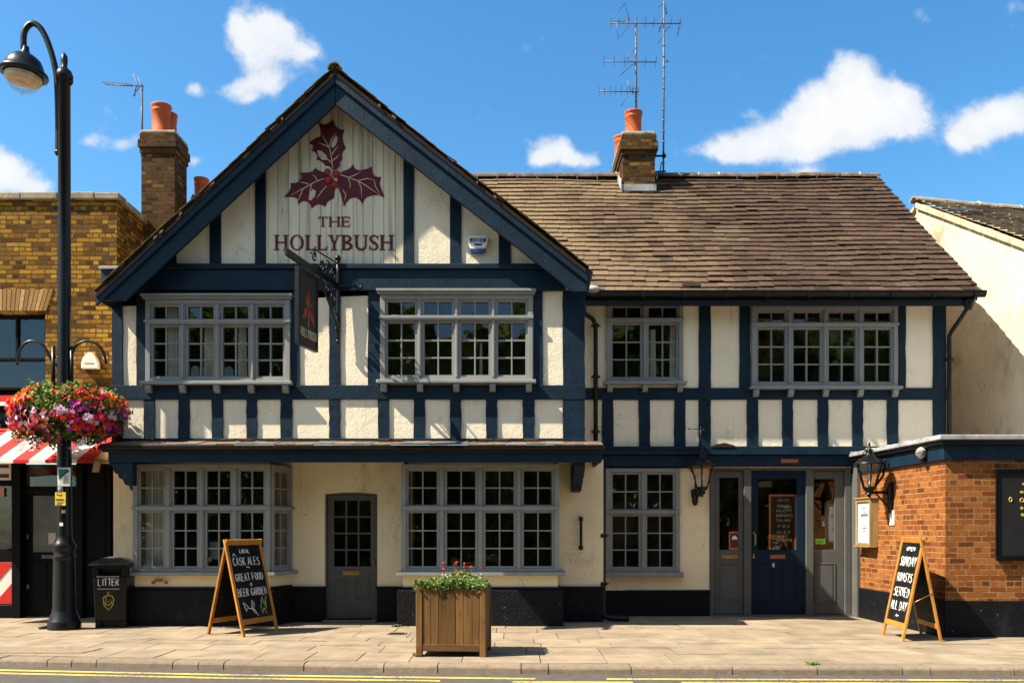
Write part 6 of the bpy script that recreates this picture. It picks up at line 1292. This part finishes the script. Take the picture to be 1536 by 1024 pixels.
# ------------------------------------------------------------------ light, sky, camera
SUN = Vector((1.0, .305, -1.18)).normalized()
el = math.asin(-SUN.z); az = math.atan2(-SUN.x, -SUN.y)     # direction towards the sun, clockwise from +y
ld = bpy.data.lights.new('sun', 'SUN'); ld.energy = 5.0; ld.angle = math.radians(.53); ld.color = (1, .90, .74)
lo = bpy.data.objects.new('sun', ld); COL.objects.link(lo); lo.rotation_euler = SUN.to_track_quat('-Z', 'Y').to_euler()
wd = bpy.data.worlds.new('World'); SC.world = wd; wd.use_nodes = True; nt = wd.node_tree; nt.nodes.clear(); N = NT(nt)
out = N.n('ShaderNodeOutputWorld'); sky = N.n('ShaderNodeTexSky', sky_type='NISHITA', sun_disc=False, sun_elevation=el, sun_rotation=az, altitude=0, air_density=1.0, dust_density=.9, ozone_density=3.0)
tc = N.n('ShaderNodeTexCoord').outputs['Generated']; sx = N.n('ShaderNodeSeparateXYZ'); N.put(sx.inputs[0], tc)
yy = N.math('MAXIMUM', sx.outputs[1], .08); u = N.math('DIVIDE', sx.outputs[0], yy); v = N.math('DIVIDE', sx.outputs[2], yy)
cv = N.n('ShaderNodeCombineXYZ'); N.put(cv.inputs[0], u); N.put(cv.inputs[1], v); cv = cv.outputs[0]
wn = N.n('ShaderNodeTexNoise', i_Scale=9.0, i_Detail=5.0); N.put(wn.inputs['Vector'], cv); wsx = N.n('ShaderNodeSeparateXYZ'); N.put(wsx.inputs[0], wn.outputs['Color'])
u2 = N.math('ADD', u, N.math('MULTIPLY_ADD', wsx.outputs[0], .05, -.025)); v2 = N.math('ADD', v, N.math('MULTIPLY_ADD', wsx.outputs[1], .05, -.025))
blobs = [(352,44,17,20,.8),(405,46,38,24,1),(440,78,34,26,1),(380,84,30,28,.9),(355,128,34,17,.9),(405,122,30,20,.9),(288,130,15,12,.8),(372,146,16,9,.6),(462,80,14,14,.6),
         (1292,104,34,30,1.15),(1268,150,52,34,1.1),(1335,158,50,36,1.1),(1225,166,46,34,1.05),(1366,160,28,26,1),(1180,192,58,28,1.05),(1120,208,44,24,1),(1240,206,80,28,1.05),(1325,190,46,26,.9),(1082,226,22,15,.7),(1210,251,30,10,.6),(1290,228,36,12,.4),
         (1500,172,38,28,1.05),(1470,196,34,24,1),(1436,214,20,14,.8),(1535,182,34,34,1),(18,262,48,26,1),(8,238,32,18,.9),(64,278,26,16,.8),(146,196,18,10,.7),(184,210,28,12,.85),(832,232,26,20,1),(858,246,26,13,.85),(806,244,18,15,.8),(886,244,12,12,.6),(292,240,14,12,.7),
         (1388,28,18,16,.55),(1522,14,22,14,.55),(1040,228,14,10,.45),(1120,160,16,9,.35),(-300,200,160,70,1),(1900,150,160,70,1),(2300,300,200,60,1),(-700,250,200,80,1)]
acc = None
for bx, by, rx, ry, k in blobs:
    du = N.math('MULTIPLY', N.math('SUBTRACT', u2, (bx-CX)/F), F/rx/1.12); dv = N.math('MULTIPLY', N.math('SUBTRACT', v2, (CY-by)/F), F/ry/1.12)
    g = N.math('MULTIPLY', N.math('EXPONENT', N.math('MULTIPLY', N.math('MULTIPLY_ADD', du, du, N.math('MULTIPLY', dv, dv)), -1.1)), k)
    acc = g if acc is None else N.math('ADD', acc, g)
n1 = N.noise(cv, 15, 12, .68, .15); n2 = N.noise(cv, 6, 4, .5)
dens = N.math('ADD', acc, N.math('MULTIPLY_ADD', n1, 2.1, -1.05)); dens = N.math('ADD', dens, N.math('MULTIPLY_ADD', n2, .4, -.2))
fac = N.math('MULTIPLY', N.smooth(dens, .24, 1.05), .97); fac = N.math('MULTIPLY', fac, N.math('GREATER_THAN', sx.outputs[1], .08))
# unseen broken cloud added behind the camera for neutral fill light
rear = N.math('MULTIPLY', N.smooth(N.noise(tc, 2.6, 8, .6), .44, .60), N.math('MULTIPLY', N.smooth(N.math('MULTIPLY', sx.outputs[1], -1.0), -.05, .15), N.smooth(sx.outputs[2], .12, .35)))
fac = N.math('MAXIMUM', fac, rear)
ccol = N.ramp(N.math('ADD', N.math('MULTIPLY', dens, .30), N.math('MULTIPLY_ADD', n1, .7, -.1)), [(.30, (.70,.78,.90)), (.58, (.88,.92,.97)), (.85, (1.0,1.0,1.0))])
b1 = N.n('ShaderNodeBackground'); b1.inputs[1].default_value = .08
hs = N.n('ShaderNodeHueSaturation'); hs.inputs['Saturation'].default_value = 1.28; hs.inputs['Value'].default_value = 1.0; N.put(hs.inputs['Color'], sky.outputs[0])
N.put(b1.inputs[0], N.mix(1.0, hs.outputs[0], (.98,1.13,1.06), 'MULTIPLY'))
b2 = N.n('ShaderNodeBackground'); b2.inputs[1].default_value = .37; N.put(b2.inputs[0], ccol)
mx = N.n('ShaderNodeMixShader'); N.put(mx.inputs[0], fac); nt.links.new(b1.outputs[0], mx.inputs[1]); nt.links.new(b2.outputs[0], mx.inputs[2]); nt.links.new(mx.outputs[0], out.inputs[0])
wd.name = 'sky'
cd_ = bpy.data.cameras.new('camera'); cam = bpy.data.objects.new('camera', cd_); COL.objects.link(cam); SC.camera = cam
cam.location = (0, 0, EYE); cam.rotation_euler = (PI/2, 0, 0)
cd_.sensor_width = 36; cd_.sensor_fit = 'HORIZONTAL'; cd_.lens = F/1536*36; cd_.shift_x = 0; cd_.shift_y = (CY-512)/1536; cd_.clip_start = .05; cd_.clip_end = 2000
SC.view_settings.view_transform = 'Standard'; SC.view_settings.look = 'None'; SC.view_settings.exposure = 1.45; SC.view_settings.gamma = 1
SC.cycles.max_bounces = 6; SC.cycles.transparent_max_bounces = 12; SC.cycles.use_denoising = True
